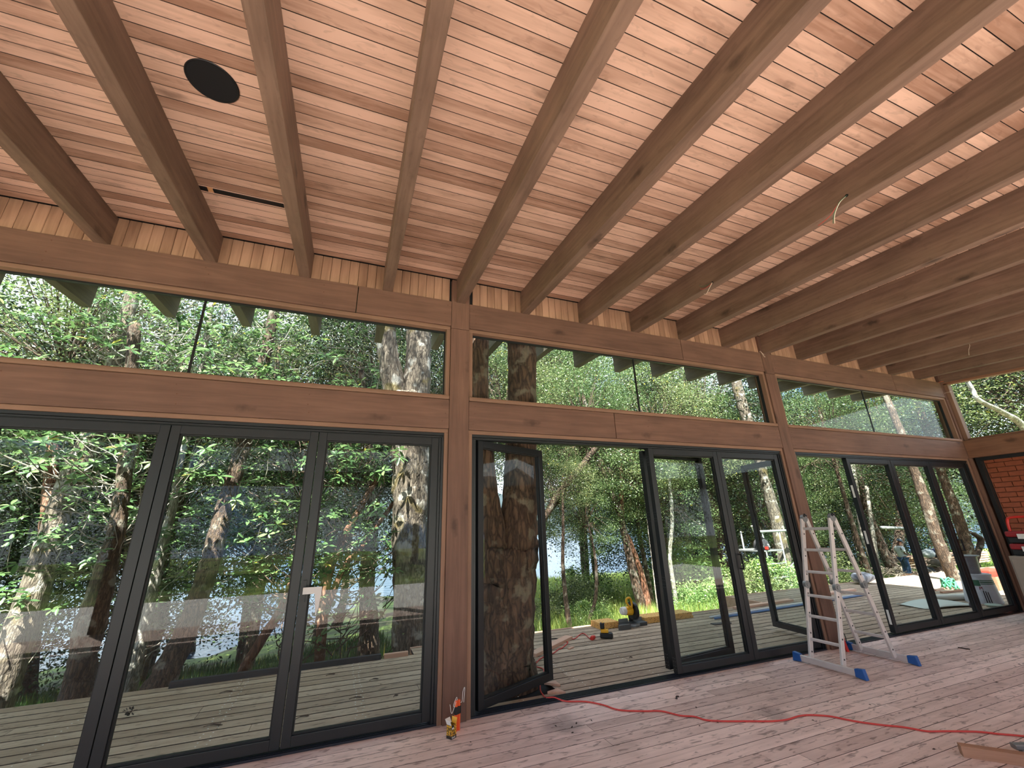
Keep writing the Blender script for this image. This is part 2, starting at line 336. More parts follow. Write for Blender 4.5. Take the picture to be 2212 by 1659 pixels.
    # vertical boards above the header, between rafters
MB().box(XL, XR, .05, .16, zt, 4.25).obj('backing_panel', m_dark, wf)
wbm = MB().prism([(-.0435, 0), (-.0435, -.012), (-.0395, -.016), (.0395, -.016), (.0435, -.012), (.0435, 0)], 0, .30, Matrix(((0, 1, 0, 0), (0, 0, 1, 0), (1, 0, 0, 0), (0, 0, 0, 1)))).mesh('wall_board'); wbm.materials.append(m_block)
xx = XL+.05
while xx < XR-.05:
    inpost = any(a-.03 < xx < b+.03 for a, b in posts); k = (xx-X0)/TW; inraft = abs(k-round(k))*TW < .012
    if not inpost and xx > -4.5: inst('wall_board', wbm, wf, (xx, .05+rnd.uniform(-.001, .001), zt+.001))
    xx += .0895

# casings, black frames, sliding track
m_track = plain('track_metal', (52, 56, 66), .35, .6)
for i, (a, b) in enumerate(bays):
    t = struct('trim_%d' % (i+1))
    MB().prism([(.02, 2.449), (.15, 2.449), (.15, 2.488), (.02, 2.488)], a+.002, b-.002).obj('head_casing', m_trim, t, bevel=.003)
    MB().box(a+.002, a+.042, .02, .15, 0, 2.449).obj('jamb_casing', m_trimz, t, bevel=.003)
    MB().box(b-.042, b-.002, .02, .15, 0, 2.449).obj('jamb_casing', m_trimz, t, bevel=.003)
    A, B = a+.043, b-.043
    for (x0, x1, z0, z1, nm) in [(A, B, 2.4, 2.448, 'frame_head'), (A, A+.05, 0.0, 2.4, 'frame_jamb'), (B-.05, B, 0.0, 2.4, 'frame_jamb')]:
        m = MB(); m.box(x0, x1, .06, .15, z0, z1)
        if nm == 'frame_head': m.box(x0, x1, .035, .06, z0+.022, z1); m.box(x0, x1, .045, .06, z0+.004, z0+.018)
        elif x0 == A: m.box(x0, x0+.022, .035, .06, z0, z1); m.box(x0+.026, x0+.044, .045, .06, z0, z1)
        else: m.box(x1-.022, x1, .035, .06, z0, z1); m.box(x1-.044, x1-.026, .045, .06, z0, z1)
        m.obj(nm, m_black, t)
    tr = MB(); tr.box(A, B, .03, .15, -.012, .004)
    for y in (.032, .062, .09, .118, .144): tr.box(A, B, y-.004, y+.004, .004, .014)
    tr.obj('floor_track', m_track, t)

# clerestory windows
m_butt = plain('black_silicone', (12, 12, 13), .5)
for i, (a, b) in enumerate(bays):
    w = struct('window_%d' % (i+1)); g = .045
    z0, z1 = zu, zb
    for (q, nm) in [((a+.002, b-.002, .02, .15, z1-.042, z1-.002), 'head_trim'), ((a+.002, b-.002, -.006, .15, z0+.004, z0+.05), 'sill_trim')]:
        MB().box(*q).obj(nm, m_trim, w, bevel=.012 if nm == 'sill_trim' else .004)
    for x0, x1 in [(a+.002, a+.044), (b-.044, b-.002)]: MB().box(x0, x1, .02, .15, z0+.05, z1-.042).obj('side_trim', m_trimz, w, bevel=.004)
    MB().box(a+.044, b-.044, .085, .12, z1-.056, z1-.042).obj('glazing_bead', m_black, w)
    for x0, x1 in [(a+.044, a+.056), (b-.056, b-.044)]: MB().box(x0, x1, .085, .12, z0+.05, z1-.056).obj('glazing_bead', m_black, w)
    xm = (a+b)/2 if i else (a+b)/2
    xm = {0: -1.40, 1: 3.365, 2: 8.12}[i]
    MB().box(a+.05, xm-.008, .1, .108, z0+.045, z1-.045).obj('pane', m_glass, w)
    MB().box(xm+.008, b-.05, .1, .108, z0+.045, z1-.045).obj('pane', m_glass, w)
    MB().box(xm-.009, xm+.009, .096, .112, z0+.05, z1-.056).obj('butt_joint', m_butt, w)

# folding door leaves
def leaf(n, x0, y0, ang, W, handle=None, plates=False, H=(.03, 2.398), holes=False):
    d = struct('door_%d' % n, (x0, y0, 0)); d.rotation_euler = (0, 0, ang)
    z0, z1 = H; s = .07; T = .066
    def prof(x0, x1, z0, z1):
        return MB().box(x0, x1, 0, T, z0, z1)
    for a, b in ((0.003, s), (W-s, W-.003)):
        m = prof(a, b, z0, z1); m.obj('stile', m_black, d, bevel=.003)
    for a, b in ((z0, z0+s), (z1-s, z1)): prof(s, W-s, a, b).obj('rail', m_black, d, bevel=.003)
    g = MB()
    for (a, b, c, e) in [(s, W-s, z0+s, z0+s+.012), (s, W-s, z1-s-.012, z1-s), (s, s+.012, z0+s+.012, z1-s-.012), (W-s-.012, W-s, z0+s+.012, z1-s-.012)]: g.box(a, b, .018, .048, c, e)
    g.obj('glazing_bead', m_blackd, d)
    MB().box(s+.004, W-s-.004, .028, .036, z0+s+.004, z1-s-.004).obj('pane', m_glass, d)
    if handle is not None:
        hx, style = handle
        h = MB()
        if style == 'lever': h.box(hx-.014, hx+.014, -.012, 0, 1.0, 1.16); h.bar((hx, -.01, 1.09), (hx, -.055, 1.09), .018, .018); h.bar((hx-.01, -.055, 1.09), (hx+.12, -.055, 1.085), .012, .024, c=.004)
        else: h.bar((hx, -.004, .98), (hx, -.045, .98), .012, .012); h.bar((hx, -.004, 1.14), (hx, -.045, 1.14), .012, .012); h.bar((hx, -.045, .974), (hx, -.045, 1.146), .02, .012, up=(1, 0, 0))
        h.obj('handle', m_blackp, d)
    if plates:
        for z in (.22, 1.25, 1.9): MB().box(-.001, .003, .015, .042, z-.09, z+.09).obj('lock_plate', m_white, d)
    if holes:
        hb = MB()
        for z in (.12, .9, 1.6, 2.25):
            for dy in (.018, .045):
                for dz in (-.05, -.02, .02, .05): hb.lathe([(.003, 0), (.003, .0015)], n=6, T=Matrix.Translation((0.002, dy, z+dz)) @ Matrix.Rotation(-math.pi/2, 4, 'Y'))
        o = hb.obj('rivets', m_grey, d); o['kind'] = 'stuff'
    return d
Y0 = .05
# bay 1
leaf(1, -3.62, Y0, 0, 1.10); leaf(2, -2.52, Y0, 0, 1.11)
leaf(3, -1.41, Y0, 0, 1.11); d4 = leaf(4, -.30, Y0, 0, 1.10, handle=(.035, 'lever'))
# bay 2
v = Vector((2.157-1.215, .491-.06)); leaf(5, 1.215, .06, math.atan2(v.y, v.x), 1.03)
leaf(6, 3.40, .20, math.radians(6.5), 1.09, holes=True)
leaf(7, 3.372, Y0, 0, 1.103, holes=True); leaf(8, 4.475, Y0, 0, 1.12, handle=(.04, 'pull'))
# bay 3
leaf(9, 6.0, .06, math.atan2(.93, .13), 1.03)
leaf(10, 7.085, Y0, 0, 1.10, plates=True); leaf(11, 8.19, Y0, 0, 1.08); leaf(12, 9.275, Y0, 0, 1.10, handle=(.05, 'pull'))
# taped plastic still hanging on the handle, lever tip on leaf 5
tp = MB(); tp.box(.03, .17, -.062, -.058, 1.06, 1.11); tp.add([(.12, -.06, 1.06), (.17, -.06, 1.06), (.16, -.058, .96), (.142, -.06, .9)], [(0, 1, 2, 3)])
tp.obj('protective_film', plain('clear_film', (196, 190, 186), .3), d4)

# floor
fl = struct('floor'); MB().box(XL, XR+.2, YB, .02, -.18, -.022).obj('subfloor', m_dark, fl)
st = MB(); cnt = 0; rw = .125
for r in range(int(5.8/rw)):
    yc = .028-rw/2-rw*r if r else .028-rw/2
    x = XL-rnd.uniform(0, 3)
    while x < XR+.2:
        L = rnd.choice([2.4, 3.0, 3.6, 3.6]); xa, xb = max(x, XL)+.0008, min(x+L, XR+.2)-.0008
        if xb > xa+.1:
            if yc > -3.0 and xb > -1.5:
                if xa > XL+.1 and xb < XR: inst('plank', plank_mesh('floor_plank', L-.0016, rw-.0028, .022, False, m_floor, .0008), fl, (xa, yc, -.022+rnd.uniform(-.0004, .0004)))
                else: inst('plank', plank_mesh('floor_plank', xb-xa, rw-.0028, .022, False, m_floor, .0008), fl, (xa, yc, -.022))
            else: st.box(xa, xb, yc-rw/2+.001, yc+rw/2-.001, -.022, 0)
        x += L
o = st.obj('plank_rows', m_floor, fl); o['kind'] = 'stuff'

# deck outside
dk = struct('deck')
MB().box(XL-2, 19.5, .17, 2.3, -.3, -.055).obj('deck_joists', m_dark, dk)
MB().box(7.9, 19.5, 2.3, 3.6, -.3, -.055).obj('deck_joists', m_dark, dk)
deck = dk
dw = .1655; scr = MB(); ZD = -.022
lines = [-.93, .25, 1.72, 2.42, 4.1]
for r in range(21):
    y0 = .152+dw*r; yc = y0+dw/2
    xlo, xhi = (XL-2, 19.5)
    if y0 > 2.3: xlo = 1.0
    if y0 > 2.55: xlo = 7.95
    x = xlo-(rnd.uniform(0, 3) if xlo < 0 else 0)
    while x < xhi:
        L = rnd.choice([3.0, 3.6, 4.2]); xa, xb = max(x, xlo)+.0015, min(x+L, xhi)-.0015
        if xb > xa+.05:
            L2 = xb-xa
            MBk = plank_mesh('deck_plank', L2, dw-.013, .032, False, m_deck, .003)
            # leave the opening for the trunk that grows through the deck
            if xa < 1.3 and xb > 2.15 and .36 < yc < 1.22:
                for c, d in ((xa, 1.34), (2.12, xb)):
                    inst('plank', plank_mesh('deck_plank', d-c, dw-.013, .032, False, m_deck, .003), deck, (c, yc, ZD-.032))
            else: inst('plank', MBk, deck, (xa, yc, ZD-.032+rnd.uniform(-.0008, .0008)))
        x += L
for lx, y1 in [(-.86, 2.25), (-.93, 2.25), (.31, 2.2), (.25, 2.2), (2.45, 2.5), (1.72, 1.4), (4.1, 2.2), (3.3, 2.3), (7.2, 3), (-2.1, 2.2)]:
    y = .2
    while y < y1:
        for q in (0, .07):
            scr.lathe([(.006, 0), (.006, .002)], n=6, T=Matrix.Translation((lx+rnd.uniform(-.012, .012), y+q+rnd.uniform(-.008, .008), ZD)))
        y += dw
o = scr.obj('screw_heads', plain('screw_zinc', (228, 226, 220), .3, .2), deck); o['kind'] = 'stuff'
MB().box(1.0, 7.95, 2.64, 2.68, -.3, -.018).obj('edge_board', m_fascia, deck)
MB().box(7.95, 19.5, 3.63, 3.67, -.3, -.018).obj('edge_board', m_fascia, deck)
MB().box(7.89, 7.93, 2.69, 3.67, -.3, -.018).obj('edge_board', m_fascia, deck)
MB().box(XL-2, 1.0, 2.305, 2.335, -.3, -.03).obj('edge_board', m_deck, deck)

# right end wall: header, glazed strip, beam, brickwork seen through a black-framed opening
wr = struct('wall_right')
Tz = lambda y: 3.952+SL*y
MB().box(10.5, 10.70, YB, 0, 2.498, 2.81).obj('middle_beam', wood('end_beam_wood', (140, 100, 76), (104, 72, 54), 'y', tone=.04, knots=.7), wr, bevel=.004)
m_ty = wood('end_trim_wood', (150, 106, 82), (120, 82, 62), 'y', tone=.05, knots=.1)
MB().box(10.56, 10.69, -.06, .0, 2.81, 3.93).obj('side_trim', m_trimz, wr, bevel=.003)
MB().box(10.56, 10.69, YB, -.06, 2.81, 2.85).obj('sill_trim', m_ty, wr, bevel=.003)
hb = MB(); hb.add([(x, y, Tz(y)+dz) for x in (10.56, 10.69) for y in (YB, 0) for dz in (-.04, .0)], [(0, 1, 3, 2), (4, 6, 7, 5), (0, 4, 5, 1), (2, 3, 7, 6), (0, 2, 6, 4), (1, 5, 7, 3)])
hb.obj('head_trim', m_ty, wr)
gp = MB()
for y0, y1 in [(-3.6, -.065), (YB+.1, -3.62)]:
    gp = MB(); gp.add([(x, y, z) for x in (10.62, 10.628) for y in (y0, y1) for z in (2.86, Tz(y)-.045)], [(0, 1, 3, 2), (4, 6, 7, 5), (0, 4, 5, 1), (2, 3, 7, 6), (0, 2, 6, 4), (1, 5, 7, 3)])
    gp.obj('pane', m_glass, wr)
for q in [(10.6, 10.68, -3.9, -.03, 2.44, 2.497), (10.6, 10.68, -.09, -.03, 0, 2.44), (10.6, 10.68, -3.9, -3.84, 0, 2.44)]: MB().box(*q).obj('frame_bar', m_blackd, wr, bevel=.003)
m_brick = plain('brick_clay', (152, 80, 52), .85, bump=.5, var=.3); m_mort = plain('mortar', (112, 62, 44), .95, bump=.5)
MB().box(11.245, 11.5, -4.2, .35, -.2, 2.9).obj('mortar_bed', m_mort, wr)
MB().box(10.70, 10.8, -.06, .02, -.2, 2.5).obj('reveal', m_dark, wr)
MB().box(10.70, 11.5, -4.2, .35, 2.5, 2.8).obj('soffit', m_dark, wr)
bm = MB().box(0, .03, -.115, .115, 0, .078).mesh('brick'); bm.materials.append(m_brick)
for r in range(31):
    for c in range(16):
        y = .2-.24*c-(.12 if r % 2 else 0)
        if y < -3.2 or (r < 8 and c > 5): continue
        inst('brick', bm, wr, (11.218+rnd.uniform(-.003, .003), y, .02+.0895*r), (0, rnd.uniform(-.01, .01), 0))
MB().box(10.5, 10.70, YB, -4.0, 0, 2.498).obj('side_panel', m_beam, wr)
# back and left
wb = struct('wall_back')
for x in (-3.8, 1.0, 5.8, 10.6): MB().box(x-.1, x+.1, YB-.2, YB, 0, 3.6).obj('post', m_post, wb)
MB().box(XL, XR, YB-.18, YB-.02, 2.49, 2.8).obj('middle_beam', m_beam, wb); MB().box(XL, XR, YB-.18, YB-.02, 3.3, 3.6).obj('header_beam', m_beam, wb)
wl = struct('wall_left'); 
for y in (YB+.1, -2.9): MB().box(XL-.15, XL, y-.1, y+.1, 0, 4.0+SL*y).obj('post', m_post, wl)
MB().box(XL-.15, XL, YB, .2, 2.49, 2.8).obj('middle_beam', m_beam, wl)
bd = struct('rear_terrace'); MB().box(XL-2, XR+2, YB-4.2, YB-.05, -.2, -.02).obj('rear_deck', plain('pale_terrace', (214, 210, 206), .8, var=.08), bd)  # out of view; made very pale to bounce sunlight into the room

# ------------------------------------------------------------------ ground, lake, hills
def gz(x, y):
    t = max(0., y-2.3); z = -.5-.11*min(t, 10)-.06*max(0, t-10)
    if x < 2: z -= .05*min(t, 20)*min(1, (2-x)/6)
    if y < -6: z = -.35
    return z+.05*math.sin(x*1.3+y*.7)+.04*math.sin(x*.5-y*1.9)
def mat_ground():
    m, nt, b = newmat('forest_ground'); L = nt.links.new
    g = N(nt, 'ShaderNodeNewGeometry'); n = N(nt, 'ShaderNodeTexNoise'); n.inputs['Scale'].default_value = .6; n.inputs['Detail'].default_value = 8; L(g.outputs['Position'], n.inputs['Vector'])
    cr = N(nt, 'ShaderNodeValToRGB'); e = cr.color_ramp.elements; e[0].position = .35; e[0].color = lin((70, 60, 40)); e[1].position = .55; e[1].color = lin((96, 120, 48)); x = e.new(.7); x.color = lin((150, 160, 70))
    L(n.outputs['Fac'], cr.inputs['Fac']); L(cr.outputs['Color'], b.inputs['Base Color']); b.inputs['Roughness'].default_value = .95
    return m
gv = MB(); nx, ny = 90, 80
xs = [-40+110*i/(nx-1) for i in range(nx)]; ys = [-45+(83)*j/(ny-1) for j in range(ny)]
gv.v = [(x, y, gz(x, y)) for y in ys for x in xs]
gv.f = [(j*nx+i, j*nx+i+1, (j+1)*nx+i+1, (j+1)*nx+i) for j in range(ny-1) for i in range(nx-1)]
o = gv.obj('ground', mat_ground(), smooth=True); o['kind'] = 'structure'
LZ = -2.55
mw, nt, b = newmat('lake_water'); b.inputs['Base Color'].default_value = lin((26, 50, 68)); b.inputs['Roughness'].default_value = .2; b.inputs['Specular IOR Level'].default_value = .3
n = N(nt, 'ShaderNodeTexNoise'); n.inputs['Scale'].default_value = 1.2; n.inputs['Detail'].default_value = 4; g = N(nt, 'ShaderNodeNewGeometry'); mp = N(nt, 'ShaderNodeMapping'); mp.inputs['Scale'].default_value = (.5, 1.4, 1)
nt.links.new(g.outputs['Position'], mp.inputs['Vector']); nt.links.new(mp.outputs[0], n.inputs['Vector']); bp_ = N(nt, 'ShaderNodeBump'); bp_.inputs['Strength'].default_value = .5; bp_.inputs['Distance'].default_value = .3
nt.links.new(n.outputs['Fac'], bp_.inputs['Height']); nt.links.new(bp_.outputs[0], b.inputs['Normal'])
o = MB().box(-300, 420, 15, 320, LZ-.3, LZ).obj('lake', mw); tag(o, 'wide pale blue lake glimpsed between the trunks', 'lake')
hv = MB(); n_ = 120
for j in range(9):
    for i in range(n_):
        a = math.radians(-35+150*i/(n_-1)); rr = 300+22*j
        h = LZ+(j/8)**.8*(48+16*math.sin(i*.21)+9*math.sin(i*.53+1)+4*math.sin(i*1.7))
        hv.v.append((rr*math.cos(a)*1.0, rr*math.sin(a)*.95, h))
hv.f = [(j*n_+i, j*n_+i+1, (j+1)*n_+i+1, (j+1)*n_+i) for j in range(8) for i in range(n_-1)]
o = hv.obj('far_hill', plain('haze_tinted_forest', (34, 48, 52), .95, bump=.8, var=.3), smooth=True); tag(o, 'blue green wooded hill across the lake', 'hill')  # distance haze put into the bluish colour

# ------------------------------------------------------------------ vegetation
m_lsm = leafmat('small_leaf', [(40, 58, 36), (66, 90, 52), (90, 114, 68), (120, 142, 94)], .3, yellow=.004)
m_lol = leafmat('olive_leaf', [(56, 70, 46), (88, 104, 64), (116, 130, 82), (146, 156, 108)], .3, yellow=.008)
m_ldk = leafmat('dark_leaf', [(18, 30, 20), (28, 44, 28), (40, 58, 36), (54, 72, 44)], .25, yellow=.003)
m_lbig = leafmat('broad_leaf', [(46, 70, 44), (70, 100, 60), (92, 124, 74), (122, 148, 96)], .35, rough=.32, yellow=.012)
m_llt = leafmat('light_leaf', [(78, 108, 60), (106, 138, 78), (134, 162, 96), (164, 184, 120)], .4, yellow=.006)
m_grass = leafmat('grass_blade', [(96, 124, 58), (126, 152, 76), (152, 172, 92), (178, 186, 116)], .4, yellow=.02)
m_bdark = bark('dark_bark', (104, 84, 68), (36, 28, 23), (168, 164, 150), 6, .45)
m_bdeck = bark('rough_brown_bark', (112, 84, 66), (44, 30, 24), (150, 138, 118), 4, .5)
m_bmoss = bark('mossy_bark', (128, 116, 102), (46, 38, 32), (186, 182, 174), 5, .6, (112, 98, 52))
m_bred = bark('peeling_orange_bark', (134, 92, 68), (78, 52, 40), (176, 146, 124), 4, .5)
m_bpale = bark('pale_lichen_bark', (176, 170, 158), (96, 88, 78), (220, 218, 210), 6, .7)
m_twig = plain('pale_twig', (138, 132, 122), .8, var=.4); m_twigb = plain('brown_twig', (76, 60, 48), .8, var=.3)
rng = np.random.default_rng(11)
def build_np(V, Fq, name, mat, n=4):
    me = bpy.data.meshes.new(name); me.vertices.add(len(V)); me.vertices.foreach_set('co', V.astype(np.float32).ravel())
    me.loops.add(Fq.size); me.loops.foreach_set('vertex_index', Fq.astype(np.int32).ravel())
    me.polygons.add(len(Fq)); me.polygons.foreach_set('loop_start', np.arange(0, Fq.size, n, dtype=np.int32))
    try: me.polygons.foreach_set('loop_total', np.full(len(Fq), n, dtype=np.int32))
    except Exception: pass
    me.update(calc_edges=True); me.validate(); me.materials.append(mat); return me
def frames(n, flat=.5):
    a = rng.normal(size=(n, 3)); a[:, 2] *= flat; a /= np.linalg.norm(a, axis=1)[:, None]       # leaf axis
    u = rng.normal(size=(n, 3))*.7+np.array([0, 0, 1.]); b = np.cross(a, u); b /= np.linalg.norm(b, axis=1)[:, None]
    return a, b
def small_leaves(cent, L, w, name, mat, flat=.6):
    n = len(cent); a, b = frames(n, flat); s = rng.uniform(.6, 1.3, n)[:, None]
    V = np.stack([cent-a*L*s*.5, cent-b*w*s*.5, cent+a*L*s*.5, cent+b*w*s*.5], 1).reshape(-1, 3)
    return build_np(V, np.arange(4*n).reshape(-1, 4), name, mat)
def whorl_geo(c, ax, nl, L, w):
    """one whorl of broad leaves: every leaf 5 verts / 4 tris, folded on its midrib"""
    ax = ax/np.linalg.norm(ax); u = np.cross(ax, [.3, .9, .2]); u /= np.linalg.norm(u); v_ = np.cross(ax, u); VV = []; FF = []
    for i in range(nl):
        an = 2*math.pi*i/nl+rng.uniform(-.3, .3); el = rng.uniform(-.35, .6); d = (u*math.cos(an)+v_*math.sin(an))*math.cos(el)+ax*math.sin(el)
        sd = np.cross(ax, d); sd /= np.linalg.norm(sd)+1e-9; nn = np.cross(d, sd); l = L*rng.uniform(.7, 1.15); ww = w*rng.uniform(.8, 1.15)
        tip = c+d*l-ax*l*.18; b0 = len(VV)
        VV += [c+d*.01, c+d*l*.38+sd*ww*.42, c+d*l*.7+sd*ww*.4-ax*l*.06, tip, c+d*l*.7-sd*ww*.4-ax*l*.06, c+d*l*.38-sd*ww*.42, c+d*l*.5-nn*ww*.12-ax*l*.03]
        FF += [(b0, b0+1, b0+6), (b0+1, b0+2, b0+6), (b0+2, b0+3, b0+6), (b0+3, b0+4, b0+6), (b0+4, b0+5, b0+6), (b0+5, b0, b0+6)]
    return VV, FF
def whorls(centers, axes, name, mat, L=.15, w=.056, nl=(6, 9)):
    VV = []; FF = []
    for c, a in zip(centers, axes):
        v1, f1 = whorl_geo(np.array(c), np.array(a), int(rng.integers(*nl)), L*rng.uniform(.75, 1.15), w); b = len(VV); VV += v1; FF += [tuple(i+b for i in f) for f in f1]
    return build_np(np.array(VV), np.array(FF), name, mat, 3)
whm = [whorls([(0, 0, 0)], [(rng.uniform(-.3, .3), rng.uniform(-.3, .3), 1)], 'leaf_whorl', m_lbig) for _ in range(6)]
def crown_pts(nc, per, rx, rz, spread, hollow=.35):
    d = rng.normal(size=(nc, 3)); d /= np.linalg.norm(d, axis=1)[:, None]; r = rng.uniform(hollow, 1, nc)[:, None]**.6
    cc = d*r*np.array([rx, rx, rz]); cs = rng.uniform(.5, 1.25, nc)*spread
    P = np.repeat(cc, per, 0)+rng.normal(size=(nc*per, 3))*np.repeat(cs, per)[:, None]*np.array([1, 1, .55])*.6
    return P, cc
crowns = []
for (nc, per, L, w, mt, rx, rz, sp) in [(85, 330, .075, .036, m_lsm, 2.6, 3.4, .75), (80, 330, .07, .034, m_lol, 2.6, 3.2, .7), (90, 330, .08, .04, m_ldk, 2.8, 3.6, .8), (80, 320, .08, .036, m_lsm, 2.4, 3.0, .6)]:
    P, cc = crown_pts(nc, per, rx, rz, sp); me = small_leaves(P, L, w, 'foliage', mt)
    tw = MB()
    for c in cc[::1]:
        q = Vector(c); m = q*.5+Vector((rnd.uniform(-.3, .3), rnd.uniform(-.3, .3), rnd.uniform(-.2, .3)))
        tw.tube([(0, 0, -rz*.3), m, q], [.02, .012, .005], 4, False)
    tme_ = tw.mesh('twigs'); tme_.materials.append(m_twigb); crowns.append((me, tme_))
def tree(name, path, mat, label, group=None, jit=.05, root=True, n=14, ctag='tree'):
    b = path[0]; gx = gz(b[0], b[1]); base = (b[0], b[1], min(gx, b[2]))
    t = thing(name, label, ctag, base, 0, group)
    pts = [Vector(p[:3])-Vector(base) for p in path]; rad = [p[3] for p in path]
    if b[2] > gx-.05 and root: pts = [Vector((0, 0, -.25))]+([Vector((0, 0, (b[2]-gx)*.5))] if b[2]-gx > .3 else [])+pts[0:]; rad = [rad[0]*1.25]+([rad[0]*1.08] if b[2]-gx > .3 else [])+rad
    sp = smooth_path(pts, 7); sr = []
    for i in range(len(rad)-1):
        for j in range(7): sr.append(rad[i]+(rad[i+1]-rad[i])*j/7)
    sr.append(rad[-1]); sp = [p+Vector((rnd.uniform(-1, 1), rnd.uniform(-1, 1), 0))*r*.07 for p, r in zip(sp, sr)]
    MB().tube(sp, sr, n, True, jit).obj('trunk', mat, t, smooth=True)
    t['b'] = 1; del t['b']
    return t, Vector(base)
def limb(t, base, path, mat, nm='limb', n=12, jit=.05):
    pts = smooth_path([Vector(p[:3])-base for p in path], 6); rad = [p[3] for p in path]; sr = []
    for i in range(len(rad)-1):
        for j in range(6): sr.append(rad[i]+(rad[i+1]-rad[i])*j/6)
    sr.append(rad[-1]); MB().tube(pts, sr, n, True, jit).obj(nm, mat, t, smooth=True)
def add_crown(t, base, k, c, s=1., rz=0., sz=None):
    me, tw = crowns[k]; sz = sz or s
    o = inst('foliage', me, t, Vector(c)-base, (0, 0, rz), (s, s, sz)); o['kind'] = 'stuff'
    o = inst('twigs', tw, t, Vector(c)-base, (0, 0, rz), (s, s, sz)); o['kind'] = 'stuff'
def add_whorls(t, base, box, n, ind=40, dens=None, anchor=None, mat_t=None):
    (x0, x1, y0, y1, z0, z1) = box; P = []
    ncl = max(6, n//9); cl = [(rnd.uniform(x0, x1), rnd.uniform(y0, y1), rnd.uniform(z0, z1)) for _ in range(ncl)]
    while len(P) < n:
        c = rnd.choice(cl); P.append(tuple(c[i]+rnd.gauss(0, (.38, .3, .26)[i]) for i in range(3)))
    loc = [np.array(p)-np.array(base) for p in P]
    ax = [np.array([rnd.uniform(-.5, .5), rnd.uniform(-.8, .2), 1.]) for _ in P]
    for p in loc[:ind]:
        inst('leaf_whorl', rnd.choice(whm), t, p, (rnd.uniform(-.1, .7), rnd.uniform(-.5, .5), rnd.uniform(0, 6.3)), [rnd.uniform(.8, 1.2)]*3)
    o = inst('foliage', whorls(loc[ind:], ax[ind:], 'foliage', m_lbig), t); o['kind'] = 'stuff'
    tw = MB()
    for i, p in enumerate(loc):
        if i % 3: continue
        q = Vector(p); an = Vector(anchor)-base if anchor else Vector((q.x*.4, q.y, q.z-.6)); an = Vector((an.x+rnd.uniform(-.1, .1), an.y, q.z-rnd.uniform(.2, 1.)))
        d = q-an
        if d.length > 1.0: an = q-d.normalized()*1.0
        m = an+(q-an)*.35+Vector((rnd.uniform(-.2, .2), rnd.uniform(-.1, .1), rnd.uniform(-.2, .1))); m2 = an+(q-an)*.7+Vector((rnd.uniform(-.12, .12), rnd.uniform(-.1, .1), rnd.uniform(-.2, .05)))
        tw.tube(smooth_path([an, m, m2, q], 3), [.009, .0085, .008, .0075, .007, .0065, .006, .0055, .005, .004], 4, False)
    o = tw.obj('twigs', mat_t or m_twig, t); o['kind'] = 'stuff'
